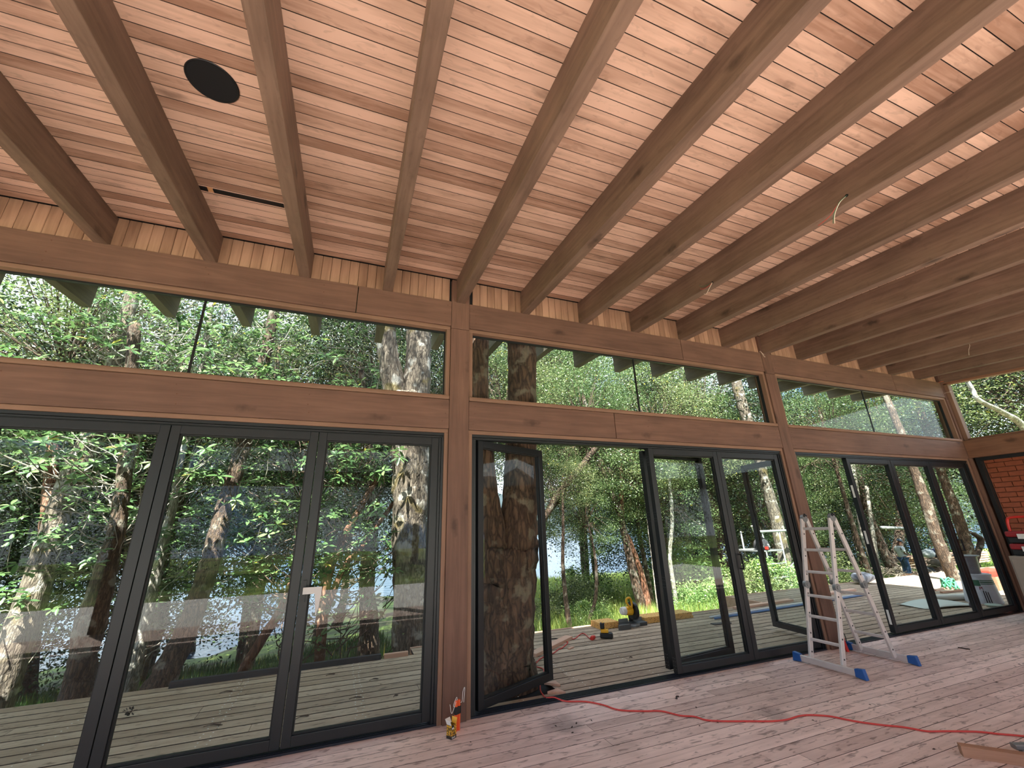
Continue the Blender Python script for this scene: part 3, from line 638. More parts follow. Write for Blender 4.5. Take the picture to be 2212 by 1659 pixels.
# trunk paths: (x, y, z, radius)
TR = {
'deck':[(1.72,0.8,-0.13,0.36),(1.74,0.8,0.29,0.32),(1.77,0.8,0.97,0.338),(1.79,0.8,1.32,0.357)],
'deckR':[(1.86,0.8,1.1,0.27),(1.95,0.8,1.73,0.215),(1.99,0.8,2.29,0.2),(2.04,0.8,3.15,0.19),(2.07,0.8,4.0,0.201),(2.11,0.8,5.03,0.199),(2.2,.9,7,.18)],
'deckL':[(1.66,0.8,1.1,0.23),(1.55,0.8,1.74,0.155),(1.49,0.8,2.28,0.145),(1.44,0.8,3.1,0.13),(1.44,0.8,3.88,0.136),(1.44,0.8,4.89,0.131),(1.3,.8,7,.12)],
'mossy':[(1.09,3.3,-0.17,0.26),(1.03,3.3,0.8,0.266),(0.99,3.3,1.86,0.287),(0.95,3.3,2.96,0.32),(0.84,3.3,3.7,0.40)],
'mossyL':[(0.74,3.3,3.5,0.258),(0.52,3.3,4.3,0.195),(0.39,3.3,5.03,0.173),(0.2,3.3,7.21,0.153)],
'mossyR':[(0.95,3.3,3.5,0.278),(1.0,3.3,4.36,0.243),(0.99,3.3,5.03,0.231),(0.91,3.3,7.35,0.2)],
'lean1':[(-3.98,4.2,-0.61,0.192),(-3.99,4.33,0.23,0.187),(-4.03,4.45,1.14,0.16),(-4.09,4.58,1.98,0.149),(-4.11,4.7,2.63,0.163),(-4.11,4.83,3.02,0.154),(-4.15,4.95,3.86,0.122),(-4.22,5.08,5.17,0.113),(-4.38,5.2,6.86,0.103)],
'red1':[(-4.33,5.0,-0.6,0.129),(-4.35,5.0,0.19,0.115),(-4.32,5.0,1.05,0.106),(-4.37,5.0,1.65,0.094),(-4.58,5.0,2.73,0.083),(-4.8,5.0,3.82,0.079)],
'stump2':[(-2.71,3.1,-0.24,0.177),(-2.76,3.1,0.2,0.126),(-2.77,3.1,0.55,0.157),(-2.77,3.1,1.11,0.116),(-2.78,3.1,1.78,0.091),(-2.91,3.1,2.81,0.083),(-3.21,3.1,4.54,0.076)],
'lean3':[(-1.93,3.0,-0.21,0.167),(-1.83,3.11,0.19,0.135),(-1.76,3.23,0.7,0.124),(-1.71,3.34,1.33,0.124),(-1.7,3.46,1.9,0.117),(-1.66,3.57,2.6,0.109),(-1.63,3.69,3.15,0.106),(-1.6,3.8,4.6,0.091),(-1.6,4,6.5,.08)],
'pale3':[(-2.52,4.0,0.08,0.084),(-2.52,4.0,0.72,0.073),(-2.52,4.0,1.4,0.069),(-2.5,4.0,2.0,0.054),(-2.54,4.0,2.5,0.044),(-2.53,4.0,3.01,0.052),(-2.54,4.0,4.05,0.047),(-2.63,4.0,5.65,0.042)],
'orange4':[(-1.2,3.6,-0.42,0.064),(-0.99,3.6,0.06,0.066),(-0.76,3.6,0.51,0.062),(-0.64,3.6,1.01,0.057),(-0.59,3.6,1.68,0.044)],
'orange5':[(-0.18,3.8,-0.26,0.077),(-0.2,3.8,0.5,0.08),(-0.16,3.8,1.03,0.075),(0.1,3.8,1.67,0.063),(0.35,3.8,2.21,0.049),(0.49,3.8,2.45,0.033)],
'dark6':[(0.6,4.4,-0.42,0.157),(0.52,4.4,0.15,0.153),(0.42,4.4,0.81,0.107),(0.42,4.4,1.76,0.077),(0.33,4.4,2.96,0.072),(0.01,4.4,4.65,0.057)],
'slim8':[(5.0,5.5,-0.85,0.079),(4.94,5.5,-0.04,0.054),(4.92,5.5,0.66,0.044),(4.97,5.5,1.28,0.039),(5.1,5.6,2.4,.03)],
'slim9':[(5.53,5.8,-0.91,0.049),(5.89,5.8,-0.25,0.045),(6.0,5.8,0.37,0.041),(5.99,5.8,0.91,0.03),(5.9,5.9,1.8,.02)],
'twin10a':[(8.16,7.0,-0.95,0.145),(7.97,7.0,0.15,0.122),(7.84,7.0,1.04,0.103),(7.68,7.0,1.97,0.091),(7.36,7.0,2.79,0.085),(7.12,7.0,3.57,0.076),(6.8,7,5.5,.06)],
'twin10b':[(8.4,7.0,-0.97,0.106),(8.25,7.0,0.14,0.088),(7.97,7.0,1.04,0.076),(7.79,7.0,1.57,0.063),(7.98,7.0,3.38,0.059)],
'dark10c':[(9.28,8.0,-1.2,0.087),(9.24,8.0,-0.14,0.074),(9.1,8.0,1.27,0.069),(9.17,8.0,2.77,0.064),(9.2,8,5.5,.05)],
'pink11':[(7.96,6.0,-0.88,0.073),(7.94,6.0,-0.11,0.056),(7.95,6.0,0.7,0.044),(7.96,6.0,1.67,0.039),(8.13,6.0,3.23,0.041)],
'diag12':[(3.3,5.6,.2,.14),(4.1,5.8,1.1,.1),(4.76,6.0,1.78,0.083),(5.15,6.0,2.3,0.092),(5.5,6.0,2.66,0.1),(6.03,6.0,3.17,0.09),(6.5,6.0,3.65,0.066),(7.19,6.0,4.16,0.055)],
'slimC':[(8.96,6.5,-0.71,0.059),(8.95,6.5,-0.11,0.053),(8.96,6.5,0.63,0.054),(9.24,6.5,1.66,0.056),(9.35,6.5,2.91,0.044)],
'mossD':[(14.0,6.5,-1.39,0.222),(13.6,6.5,-0.42,0.195),(13.61,6.5,0.56,0.2),(13.61,6.5,1.88,0.19),(13.5,6.5,2.97,0.146),(13.44,6.5,4.11,0.199),(13.22,6.5,5.47,0.187),(13.15,6.5,6.92,0.175),(13.32,6.5,8.9,0.164)],
'leanE':[(14.67,2.6,-0.54,0.137),(14.48,2.6,-0.26,0.139),(14.29,2.6,0.45,0.129),(14.23,2.6,1.11,0.12),(14.26,2.6,1.92,0.123),(14.24,2.6,2.53,0.106),(14.17,2.6,3.02,0.101),(14.21,2.6,3.8,0.09),(14.3,2.8,6,.08)],
'leanF':[(20.55,4.7,-0.71,0.158),(20.3,4.7,-0.04,0.176),(20.4,4.7,0.94,0.164),(20.44,4.7,1.88,0.151),(20.38,4.7,2.7,0.128),(20.43,4.7,3.64,0.13),(20.47,4.7,6.8,0.115)],
'birchG':[(22.68,9.0,-1.08,0.104),(22.33,9.0,-0.1,0.115),(22.3,9.0,1.09,0.118),(22.67,9.0,2.76,0.1),(23.32,9.0,5.56,0.092)],
'backH':[(29.0,12.0,-1.16,0.262),(28.72,12.0,-0.04,0.238),(28.41,12.0,1.47,0.202),(28.44,12.0,3.31,0.165),(29.31,12.0,7.15,0.145)],
'backI':[(30.16,12.5,-1.0,0.217),(31.16,12.5,-0.15,0.251),(32.09,12.5,1.15,0.23),(32.92,12.5,3.11,0.193),(34.05,12.5,7.16,0.156)],
'stubJ':[(25.77,7.0,-0.58,0.101),(26.34,7.0,-0.1,0.103),(26.98,7.0,0.45,0.126),(26.32,7.0,0.77,0.052)],
}
# the big tree through the deck, and the mossy one beyond it
t, b = tree('forked_tree', TR['deck'], m_bdeck, 'thick rough brown trunk growing up through the deck beside the open door leaf', n=22, jit=.06)
limb(t, b, TR['deckR'], m_bdeck, n=18); limb(t, b, TR['deckL'], m_bdeck, n=18); add_crown(t, b, 2, (.4, 1.4, 9.6), .95)
t, b = tree('mossy_tree', TR['mossy'], m_bmoss, 'big mossy grey trunk forking in a V left of the central post', n=22, jit=.07)
limb(t, b, TR['mossyL'], m_bmoss, n=16, jit=.08); limb(t, b, TR['mossyR'], m_bmoss, n=16, jit=.08); add_crown(t, b, 1, (-1.2, 4.0, 9.2), 1.0)
# broad-leaved shrubs and trees in front of the left bay
t, b = tree('leaning_tree', TR['lean1'], m_bmoss, 'thick leaning grey trunk with broad leaves at far left')
add_whorls(t, b, (-4.9, -3.2, 3.4, 5.0, .6, 6.2), 330, 60, anchor=(-4.1, 4.7, 2)); add_crown(t, b, 1, (-5.6, 6.4, 5.6), .9)
t, b = tree('orange_barked_tree', TR['red1'], m_bred, 'slim orange brown trunk behind the thick leaning grey trunk at far left')
add_crown(t, b, 2, (-5.4, 7.4, 3.6), .85)
t, b = tree('gnarled_tree', TR['stump2'], m_bdark, 'gnarled dark trunk rising at the deck edge, left of the first wide mullion')
add_whorls(t, b, (-3.6, -2.0, 2.7, 4.0, 1.0, 6.0), 300, 60, anchor=(-2.8, 3.2, 2))
t, b = tree('leaning_tree', TR['lean3'], m_bdark, 'dark smooth leaning trunk seen through the second glass leaf')
add_whorls(t, b, (-2.3, -.7, 2.9, 4.4, 1.6, 6.2), 300, 50, anchor=(-1.65, 3.6, 3))
t, b = tree('pale_tree', TR['pale3'], m_bpale, 'thin pale lichen covered trunk just left of the dark leaning trunk')
add_whorls(t, b, (-3.1, -1.9, 3.6, 4.9, .4, 5.4), 230, 40, anchor=(-2.5, 4.0, 2))
t, b = tree('orange_shrub', TR['orange4'], m_bred, 'slender orange stem curving up, left of the lever handle')
add_whorls(t, b, (-1.3, .0, 3.2, 4.4, .5, 3.4), 260, 40, anchor=(-.7, 3.6, 1.6), mat_t=m_twigb)
t, b = tree('orange_shrub', TR['orange5'], m_bred, 'slender orange stem bending right in the fourth glass leaf')
limb(t, b, [(-.18, 3.8, .3, .06), (.05, 3.8, 1.0, .05), (.3, 3.7, 1.3, .04), (.75, 3.7, 2.0, .03)], m_bred)
add_whorls(t, b, (-.4, .9, 3.0, 4.2, .3, 3.9), 260, 50, anchor=(.1, 3.7, 1.6), mat_t=m_twigb)
t, b = tree('dark_tree', TR['dark6'], m_bdark, 'dark trunk in shade behind the fourth glass leaf, left of the mossy trunk')
add_whorls(t, b, (-.6, .8, 3.6, 4.9, 2.4, 6.0), 220, 30, anchor=(.4, 4.3, 3)); add_crown(t, b, 2, (-.2, 6.6, 3.4), .8)
# middle bay
t, b = tree('young_tree', TR['slim8'], m_bdark, 'slim dark young trunk in the open doorway, nearest the swung door leaf'); add_crown(t, b, 1, (5.2, 6.1, 2.5), .42); add_crown(t, b, 0, (3.6, 9, 6.2), .95)
t, b = tree('young_tree', TR['slim9'], m_bdark, 'thin dark curved trunk in the middle of the open doorway'); add_crown(t, b, 0, (6.1, 6.4, 1.9), .4); add_crown(t, b, 1, (6.8, 12, 7.8), 1.3)
t, b = tree('twin_stemmed_tree', TR['twin10a'], m_bdark, 'twisted pair of brown stems left of the folded black door leaves')
limb(t, b, TR['twin10b'], m_bred); add_crown(t, b, 0, (7.3, 7.6, 4.0), .85); add_crown(t, b, 1, (9.0, 8.0, 3.2), .7); add_crown(t, b, 3, (7.5, 10.5, 7.0), 1.1); add_crown(t, b, 1, (9, 15, 9.5), 1.5)
t, b = tree('dark_tree', TR['dark10c'], m_bdark, 'thin dark trunk just right of the twisted pair of stems'); add_crown(t, b, 2, (10.2, 10, 4.6), .95)
t, b = tree('pink_barked_tree', TR['pink11'], m_bpale, 'pinkish white slender trunk against the folded black door leaves'); add_crown(t, b, 1, (8.4, 6.8, 3.2), .5)
t, b = tree('arching_tree', TR['diag12'], m_bdark, 'dark trunk arching up to the right across the open doorway')
add_crown(t, b, 0, (6.5, 6.6, 4.6), .75); add_crown(t, b, 1, (4.3, 7.5, 5.2), .8); add_crown(t, b, 2, (3.6, 11.5, 6.8), 1.2)
t, b = tree('slender_tree', TR['slimC'], m_bpale, 'slender pale trunk seen through the third leaf of the middle bay'); add_crown(t, b, 0, (9.9, 7.6, 2.6), .7); add_crown(t, b, 1, (9.6, 7.0, 4.8), .75)
t, b = tree('mossy_tree', TR['mossD'], m_bmoss, 'tall speckled grey trunk seen through the last leaf of the middle bay'); add_crown(t, b, 2, (13.2, 8.4, 6.4), 1.1); add_crown(t, b, 1, (12.2, 8.4, 4.0), .8)
# right bay
t, b = tree('leaning_tree', TR['leanE'], m_bdark, 'brown leaning trunk standing in the deck, right bay', root=False); add_crown(t, b, 0, (15.2, 3.6, 7.0), .9)
t, b = tree('leaning_tree', TR['leanF'], m_bdark, 'second brown leaning trunk farther out, beside the last door leaf'); add_crown(t, b, 1, (20.2, 5.4, 7.2), .85)
t, b = tree('white_tree', TR['birchG'], m_bpale, 'whitish trunk on the grass left of the man')
limb(t, b, [(22.6, 9, -1.0, .09), (23.1, 9.1, .6, .08), (23.9, 9.2, 3, .07)], m_bpale); add_crown(t, b, 0, (22.0, 10.4, 5.2), .95)
t, b = tree('forest_tree', TR['backH'], m_bdark, 'dark leaning trunk on the grass behind the man'); add_crown(t, b, 2, (29, 13, 5.4), 1.3)
t, b = tree('forest_tree', TR['backI'], m_bdark, 'dark trunk leaning right, behind the man'); add_crown(t, b, 0, (33, 13, 5.6), 1.4)
t, b = tree('dead_stub', TR['stubJ'], m_bdark, 'short forked dead stub above the paint pails')
# the forest behind: one crown on one trunk each
far = []
for (x, y, k, s, z) in [(-9, 8, 2, 1.3, 4.0), (-7.5, 12, 0, 1.5, 5.4), (-12, 14, 1, 1.7, 6), (-4.5, 11, 2, 1.3, 3.2), (-3, 15, 3, 1.6, 6.6), (-2, 9, 1, 1.05, 4.8), (-.5, 12, 0, 1.25, 7.4), (.8, 8.2, 3, .95, 3.4), 
                        (10.5, 13, 0, 1.3, 4.0), (12.5, 11, 2, 1.2, 2.6), (11.5, 16, 1, 1.7, 7.5), (15.5, 12, 3, 1.3, 4.6), (16, 9.2, 0, .9, 2.4), (18, 13.5, 2, 1.4, 3.6),
                        (20, 17, 0, 1.9, 6.6), (21.5, 12.5, 1, 1.2, 3.6), (26, 15, 3, 1.6, 5.2), (25, 11, 2, 1.1, 6.4), (36, 17, 0, 2.0, 7), (31, 19, 1, 2.2, 6), (40, 20, 2, 2.4, 6.0), (19.0, 7.2, 3, .8, 5.4), (34, 10.5, 3, 1.4, 5.6), (46, 17, 0, 2.2, 5),
 (-7, 7, 2, 1.0, 1.6), (-10, 11, 2, 1.5, 2.0), (-6, 9.5, 0, 1.2, 2.0), (-3.5, 7.4, 2, .95, 2.6), (-1.6, 7.2, 3, .8, 1.6), (.6, 6.8, 2, .8, 5.4), (-13, 9, 1, 1.6, 5), (-5, 17, 2, 2.0, 6), (0, 16, 2, 2.0, 8), (9, 17, 2, 1.9, 9.5), (14, 20, 2, 2.2, 8), (24, 20, 2, 2.3, 6), (12, 8.8, 3, 1.1, 6.4), (16, 15, 2, 1.3, 1.5), (22, 16, 0, 1.4, 1.6), (28, 17, 2, 1.6, 1.8), (35, 18, 1, 1.8, 2.4), (42, 19, 2, 2.0, 2.4), (50, 22, 0, 2.4, 4), (19, 11, 3, .9, 1.6), (24.5, 12.5, 2, .9, 1.0)]:
    g = gz(x, y); far.append(tree('forest_tree', [(x, y, g, (.09 if y > 12 else .13)*s+.02), (x+rnd.uniform(-.3, .3), y, g+2, (.07 if y > 12 else .11)*s), (x+rnd.uniform(-.5, .5), y, z+2*s, .05*s)], m_bdark,
        ('olive green' if k == 1 else 'dark green' if k == 2 else 'mid green')+' small leaved tree of the forest '+('beyond the left bay' if x < 2 else 'beyond the middle bay' if x < 17 else 'beyond the right bay'), 'trees of the forest behind, '+('left' if x < 2 else 'middle' if x < 17 else 'right')+', kind %d' % (k % 3), jit=.04, n=9)+((x, y, z, k, s),))
for t, b, (x, y, z, k, s) in far: add_crown(t, b, k, (x, y, z), s, rnd.uniform(0, 6))
# trees beyond the right end wall
for (x, y, k, s, z, lb) in [(19.0, 1.0, 1, 1.1, 5.4, 'sunlit olive green tree seen through the end clerestory, nearer one'), (24.5, 2.2, 3, 1.7, 6.4, 'sunlit green tree filling the end clerestory, farther one')]:
    g = gz(x, y); t, b = tree('end_tree', [(x, y, g, .2), (x, y, g+2.5, .16), (x+.2, y, z+2, .1)], m_bpale, lb); add_crown(t, b, k, (x, y, z), s); add_crown(t, b, 2, (x+2, y+.5, z-.6), s*1.1, 2); add_crown(t, b, 1, (x+1.5, y-.9, z+1.2), s, 4)
t, b = tree('bare_branched_tree', [(16.9, .3, -.5, .14), (16.6, .5, 1.2, .12), (15.93, 0.8, 2.57, 0.1), (15.61, 0.8, 3.2, 0.075)], m_bpale, 'smooth pale bare branch curving across the end clerestory', root=False)
limb(t, b, [(16.3, .8, 2.3, .08), (15.71, 0.8, 3.55, 0.08), (14.91, 0.8, 3.9, 0.06), (14.02, 0.8, 4.13, 0.05), (13.91, 0.8, 4.41, 0.045), (13.7, 0.8, 4.9, 0.035)], m_bpale)
for i, (x, y) in enumerate([(-8, -22), (-2, -23), (4, -22.5), (10, -23), (16, -22), (-14, -23), (22, -22)]):  # row added out of view so the glass mirrors leaves, not sky
    t, b = tree('added_rear_tree', [(x, y, -.4, .22), (x, y, 3, .18), (x, y, 6, .1)], m_bdark, 'green tree added out of view behind the house to keep sky out of the glass', 'trees added out of view behind the house', n=8); add_crown(t, b, i % 4, (x, y, 4.0), 1.5, i)

# undergrowth and grass
def scatter(n, fx, name, label, cat, mat, h=(.12, .35), w=.012, extra=None):
    P = np.array([fx() for _ in range(n)]); zz = np.array([gz(x, y) for x, y in P]); hh = rng.uniform(*h, n); a = rng.uniform(0, 6.28, n)
    dx = np.cos(a)*w; dy = np.sin(a)*w; lx = rng.normal(0, .25, n)*hh; ly = rng.normal(0, .25, n)*hh; sc = 1+np.maximum(0, P[:, 1]-6)*.05
    V = np.stack([np.c_[P[:, 0]-dx*sc, P[:, 1]-dy*sc, zz-.03], np.c_[P[:, 0]+dx*sc, P[:, 1]+dy*sc, zz-.03], np.c_[P[:, 0]+lx, P[:, 1]+ly, zz+hh]], 1).reshape(-1, 3)
    o = inst(name, build_np(V, np.arange(3*n).reshape(-1, 3), name, mat, 3)); o['kind'] = 'stuff'; tag(o, label, cat); return o
def fmid():
    while True:
        y = 2.9+27*rng.random()**1.6; x = rng.uniform(1.0, 6.0)+(y+4)*rng.uniform(.1, 1.0)
        if x > 8 and y < 3.9: continue
        return x, y
scatter(60000, fmid, 'lakeside_grass', 'tall yellow green grass sloping down to the lake beyond the open doorway', 'grass', m_grass, (.15, .5), .014)
def fleft():
    return rng.uniform(-7, 1.3), 2.45+8*rng.random()**1.3
scatter(16000, fleft, 'shaded_grass', 'short green grass below the shrubs at the left deck edge', 'grass', leafmat('shade_grass', [(36, 60, 26), (54, 84, 36), (72, 100, 46)], .35), (.05, .3), .01)
def fright():
    return rng.uniform(12, 42), 3.8+14*rng.random()**1.2
scatter(30000, fright, 'lawn', 'mown bright green lawn around the man in white', 'grass', leafmat('lawn_blade', [(54, 86, 34), (76, 108, 44), (100, 128, 62)], .4), (.04, .14), .02)
bushme = small_leaves(crown_pts(34, 240, .75, .55, .3)[0]+np.array([0, 0, .35]), .06, .03, 'foliage', m_llt)
bushme2 = small_leaves(crown_pts(34, 240, .75, .55, .3)[0]+np.array([0, 0, .35]), .06, .028, 'foliage', m_lol)
for i, (x, y, s, lb) in enumerate([(9.0, 5.2, 1.0, 'dark green bush at the foot of the trunks beside the folded door leaves'), (7.4, 9.5, 1.3, 'sunlit bush in the grass by the lake'), (5.9, 6.2, .75, 'small bush around the thin curved trunk'), (10.8, 5.4, 1.2, 'green bush behind the orange boards'),
                                (12.2, 6.0, 1.4, 'leafy bush below the scaffold'), (16.2, 6.6, 1.4, 'green bush behind the black and white sack'), (-4.9, 4.0, .7, 'low bush at the far left behind the deck'), (3.1, 4.2, .6, 'low bush between the big trunk and the open leaf'), (11.2, 8.6, 1.9, 'tall bush below the lake view, third leaf'), (6.6, 8.0, 1.1, 'light green bush between the two slim trunks'), (9.2, 12.5, 1.6, 'round green bush at the lake shore'), (5.0, 7.6, .8, 'low light bush behind the nearest slim trunk'),
                                (18.2, 7.6, .9, 'bush right of the sack, left of the whitish trunk')]):
    o = inst('bush', bushme if i % 2 == 0 else bushme2, None, (x, y, gz(x, y)), (0, 0, i), (s, s, s)); tag(o, lb, 'bush')
# ------------------------------------------------------------------ things indoors
def cyl(b, p, q, r, n=16): b.tube([p, q], r, n); return b
def zc(y): return ZC+SL*y
# ceiling speaker and slot
t = thing('ceiling_speaker', 'round black speaker set in the plank ceiling', 'speaker', (-1.005, -1.75, zc(-1.75)-.001)); t.rotation_euler = (AN, 0, 0)
MB().lathe([(.138, 0), (.14, -.004), (.134, -.007), (.128, -.005)], n=48).obj('rim', m_blackp, t, smooth=True)
MB().lathe([(.128, -.002), (.127, -.0055), (.06, -.0065), (.001, -.0068)], n=48).obj('grille', plain('speaker_cloth', (13, 13, 14), .95), t)
t = thing('ceiling_slot', 'narrow black slot cut in the ceiling between two rafters', 'vent', (-1.37, -.68, zc(-.68)-.001)); t.rotation_euler = (AN, 0, 0)
MB().box(0, .065, -.024, .024, -.006, 0).obj('slot', m_blackp, t); MB().box(.107, .62, -.024, .024, -.006, 0).obj('slot', m_blackp, t)
MB().box(.068, .104, -.03, .024, -.004, 0).obj('bridge', wood('raw_pine', (232, 178, 128), (206, 150, 104), 'x', tone=.02, knots=0), t)
def wires(name, label, pos, sets, hole=True):
    t = thing(name, label, 'wire', pos)
    if hole: MB().lathe([(.012, 0), (.012, .002)], n=12, T=Matrix.Rotation(-math.pi/2, 4, 'Y')).obj('hole', m_dark, t)
    for col, pts in sets:
        MB().tube(smooth_path(pts, 5), .0022, 6).obj('wire', plain('wire_'+col, {'red': (190, 60, 50), 'green': (60, 110, 80), 'white': (226, 210, 190), 'dark': (110, 60, 50), 'orange': (230, 100, 40)}[col], .5), t)
xk = lambda k: X0+TW*k-.05
wires('ceiling_wires', 'red, white and green wires hanging from a rafter hole at upper right', (xk(3)-.003, -2.64, 3.85),
      [('red', [(0, 0, 0), (-.015, .06, -.03), (-.01, .14, -.08), (0, .24, -.09)]), ('white', [(0, 0, 0), (-.015, .05, -.03), (-.02, .1, -.1), (-.02, .12, -.17)]), ('green', [(.0, 0, 0), (-.02, .052, -.03), (-.024, .105, -.1), (-.024, .128, -.165)])])
wires('ceiling_wires', 'short curled green, red and white wires on a rafter nearer the windows', (xk(3)-.003, -1.34, 3.885),
      [('green', [(0, 0, 0), (-.01, .06, .0), (-.005, .13, .03), (0, .165, .065)]), ('red', [(0, 0, 0), (-.01, .06, -.02), (-.005, .12, -.01), (0, .165, .02)]), ('white', [(0, 0, 0), (-.02, .03, -.05), (-.02, .08, -.09), (-.01, .12, -.07)])])
wires('ceiling_wires', 'single pale wire hanging from a rafter at far right', (xk(10)-.003, -1.1, 4.10), [('white', [(0, 0, 0), (-.01, .0, -.06), (-.01, .03, -.12), (-.01, .05, -.2)])])
wires('wire_loop', 'small loop of wire on top of the second post', (5.66, -.03, 3.955), [('white', [(0, .02, 0), (-.01, 0, .01), (.0, -.01, -.02), (.035, -.01, -.075), (.06, -.005, -.08), (.055, 0, -.04), (.01, .01, .0)]), ('dark', [(0, .02, 0), (.02, -.01, -.01), (.05, -.01, -.05), (.062, 0, -.078)])], False)
wires('orange_wire', 'tiny orange wire end at the corner of beam and rafter', (10.44, -.02, 3.955), [('orange', [(0, .02, 0), (.02, -.01, .005), (.06, -.03, .01)])], False)
wires('corner_wire', 'short pale wire poking from the corner post', (10.5, -.01, 3.74), [('white', [(0, .01, 0), (.03, -.03, .01), (.09, -.06, .02)])], False)

# ladder
t = thing('folding_ladder', 'folding aluminium ladder standing open as an A with blue feet', 'ladder', (5.4, -.42, 0))
o3 = lambda x, y, z: Vector((x-5.4, y+.42, z))
ht = 1.555
def pa(s): return (4.97, 5.86)[s]      # foot x per side
def X(s, z): x0 = pa(s); zz = min(z, ht); xm = (5.18 if s == 0 else 5.66); return x0+(xm-x0)*zz/.79 if zz < .79 else xm+((5.385 if s == 0 else 5.44)-xm)*(zz-.79)/(ht-.79)
for s in (0, 1):
    for (y, w) in ((-.245, 0), (-.585, 0)):
        MB().bar(o3(X(s, .04), y, .04), o3(X(s, .76), y, .76), .026, .056, up=(1 if s == 0 else -1, 0, .4), c=.003).obj('lower_rail', m_alu, t)
        MB().bar(o3(X(s, .82), y, .82), o3(X(s, ht-.03), y, ht-.03), .026, .056, up=(1 if s == 0 else -1, 0, .4), c=.003).obj('upper_rail', m_alu, t)
        h = MB(); c = o3(X(s, .79), y, .79); h.tube([c+Vector((0, -.018, 0)), c+Vector((0, .018, 0))], .042, 18); h.tube([c+Vector((0, -.024, 0)), c+Vector((0, .024, 0))], .017, 12)
        h.obj('hinge', m_grey, t)
        rv = MB()
        for z in (.12, .3, .5, .7, .9, 1.1, 1.35): cc = o3(X(s, z), y-.0135, z); rv.tube([cc, cc+Vector((0, -.002, 0))], .009, 8)
        o = rv.obj('rivets', m_blackp, t); o['kind'] = 'stuff'
    for z in (.24, .47, .68, .93, 1.17, 1.41):
        MB().bar(o3(X(s, z), -.585, z), o3(X(s, z), -.245, z), .03, .026, up=(1, 0, 0), c=.005).obj('rung', m_alu, t)
    ya, yb = (-.775, -.115) if s == 0 else (-.745, -.09)
    bx = pa(s)-(.03 if s == 0 else -.02)
    MB().bar(o3(bx, ya, .045), o3(bx, yb, .045), .03, .06, c=.003).obj('stabilizer_bar', m_alu, t)
    for y, sg in ((ya, -1), (yb, 1)):
        f = MB(); P = [o3(bx-.03, y-.05*sg*0, 0)]
        f.add([o3(bx+dx, y+dy*sg, z) for dx in (-.024, .024) for dy, z in ((-.05, .012), (.05, 0), (.035, .095), (-.045, .085))], [(0, 3, 2, 1), (4, 5, 6, 7), (0, 1, 5, 4), (1, 2, 6, 5), (2, 3, 7, 6), (3, 0, 4, 7)])
        f.obj('foot', m_blue, t, bevel=.005)
for y in (-.245, -.585):
    h = MB(); c = o3(5.41, y, ht-.02); h.tube([c+Vector((0, -.018, 0)), c+Vector((0, .018, 0))], .045, 18); h.obj('top_hinge', m_grey, t)
    MB().tube([c+Vector((-.02, -.02, .02)), c+Vector((0, -.02, .045)), c+Vector((.03, -.02, .03))], .012, 8).obj('hinge_cap', m_blackp, t)

# tool by the ladder foot
t = thing('red_tool', 'small red tool with dark coiled lead by the ladder foot and second post', 'tool', (5.79, -.12, 0)); t.rotation_euler = (0, 0, .3)
MB().bar((0, 0, 0), (-.02, .02, .17), .035, .03, c=.005).obj('body', m_red, t)
MB().tube(smooth_path([(-.02, .02, .17), (0, 0, .2), (.04, 0, .16), (.07, .01, .1), (.04, .02, .09), (.07, 0, .06), (.1, 0, .08), (.12, 0, .05)], 4), .005, 6).obj('lead', m_blackp, t)
# screw carton and tubes by the central post
t = thing('screw_carton', 'small open yellow and black carton at the foot of the central post', 'box', (.915, -.225, 0), .55)
m_cart, nt, b = newmat('carton_print'); L = nt.links.new
tcx = N(nt, 'ShaderNodeTexCoord'); vo = N(nt, 'ShaderNodeTexVoronoi'); vo.feature = 'DISTANCE_TO_EDGE'; vo.inputs['Scale'].default_value = 75; L(tcx.outputs['Object'], vo.inputs['Vector'])
mr = N(nt, 'ShaderNodeMapRange'); mr.inputs['From Min'].default_value = .1; mr.inputs['From Max'].default_value = .16; L(vo.outputs['Distance'], mr.inputs['Value'])
mx = N(nt, 'ShaderNodeMix', data_type='RGBA'); mx.inputs[6].default_value = lin((84, 60, 16)); mx.inputs[7].default_value = lin((224, 168, 40)); L(mr.outputs[0], mx.inputs[0]); L(mx.outputs[2], b.inputs['Base Color']); b.inputs['Roughness'].default_value = .6
w2 = .026; h2 = .088
c = MB()
for (a, b_) in (((-w2, -w2), (w2, -w2)), ((w2, -w2), (w2, w2)), ((w2, w2), (-w2, w2)), ((-w2, w2), (-w2, -w2))):
    c.bar((a[0], a[1], .02+(h2-.02)/2), (b_[0], b_[1], .02+(h2-.02)/2), .0015, h2-.02)
c.obj('carton', m_cart, t)
c = MB(); c.box(-w2-.001, w2+.001, -w2-.001, w2+.001, 0, .02); c.obj('carton_base', m_blackp, t)
c = MB(); c.box(-w2, 0, -w2-.0025, -w2-.001, .06, .088); c.obj('black_panel', m_blackp, t)
m_prt = plain('white_print', (220, 220, 216), .6)
c = MB(); c.box(-w2+.004, -.003, -w2-.004, -w2-.0025, .064, .074)
x = -w2+.005
for dx, hh in ((.006, .012), (.005, .008), (.006, .008), (.006, .008), (.005, .011)): c.box(x, x+dx-.002, -w2-.002, -w2-.001, .005, .005+hh); x += dx+.002
y = -w2+.006
for dy, hh in ((.007, .012), (.006, .008), (.006, .008), (.006, .009)): c.box(w2+.001, w2+.002, y, y+dy-.002, .005, .005+hh); y += dy+.003
c.obj('print', m_prt, t)
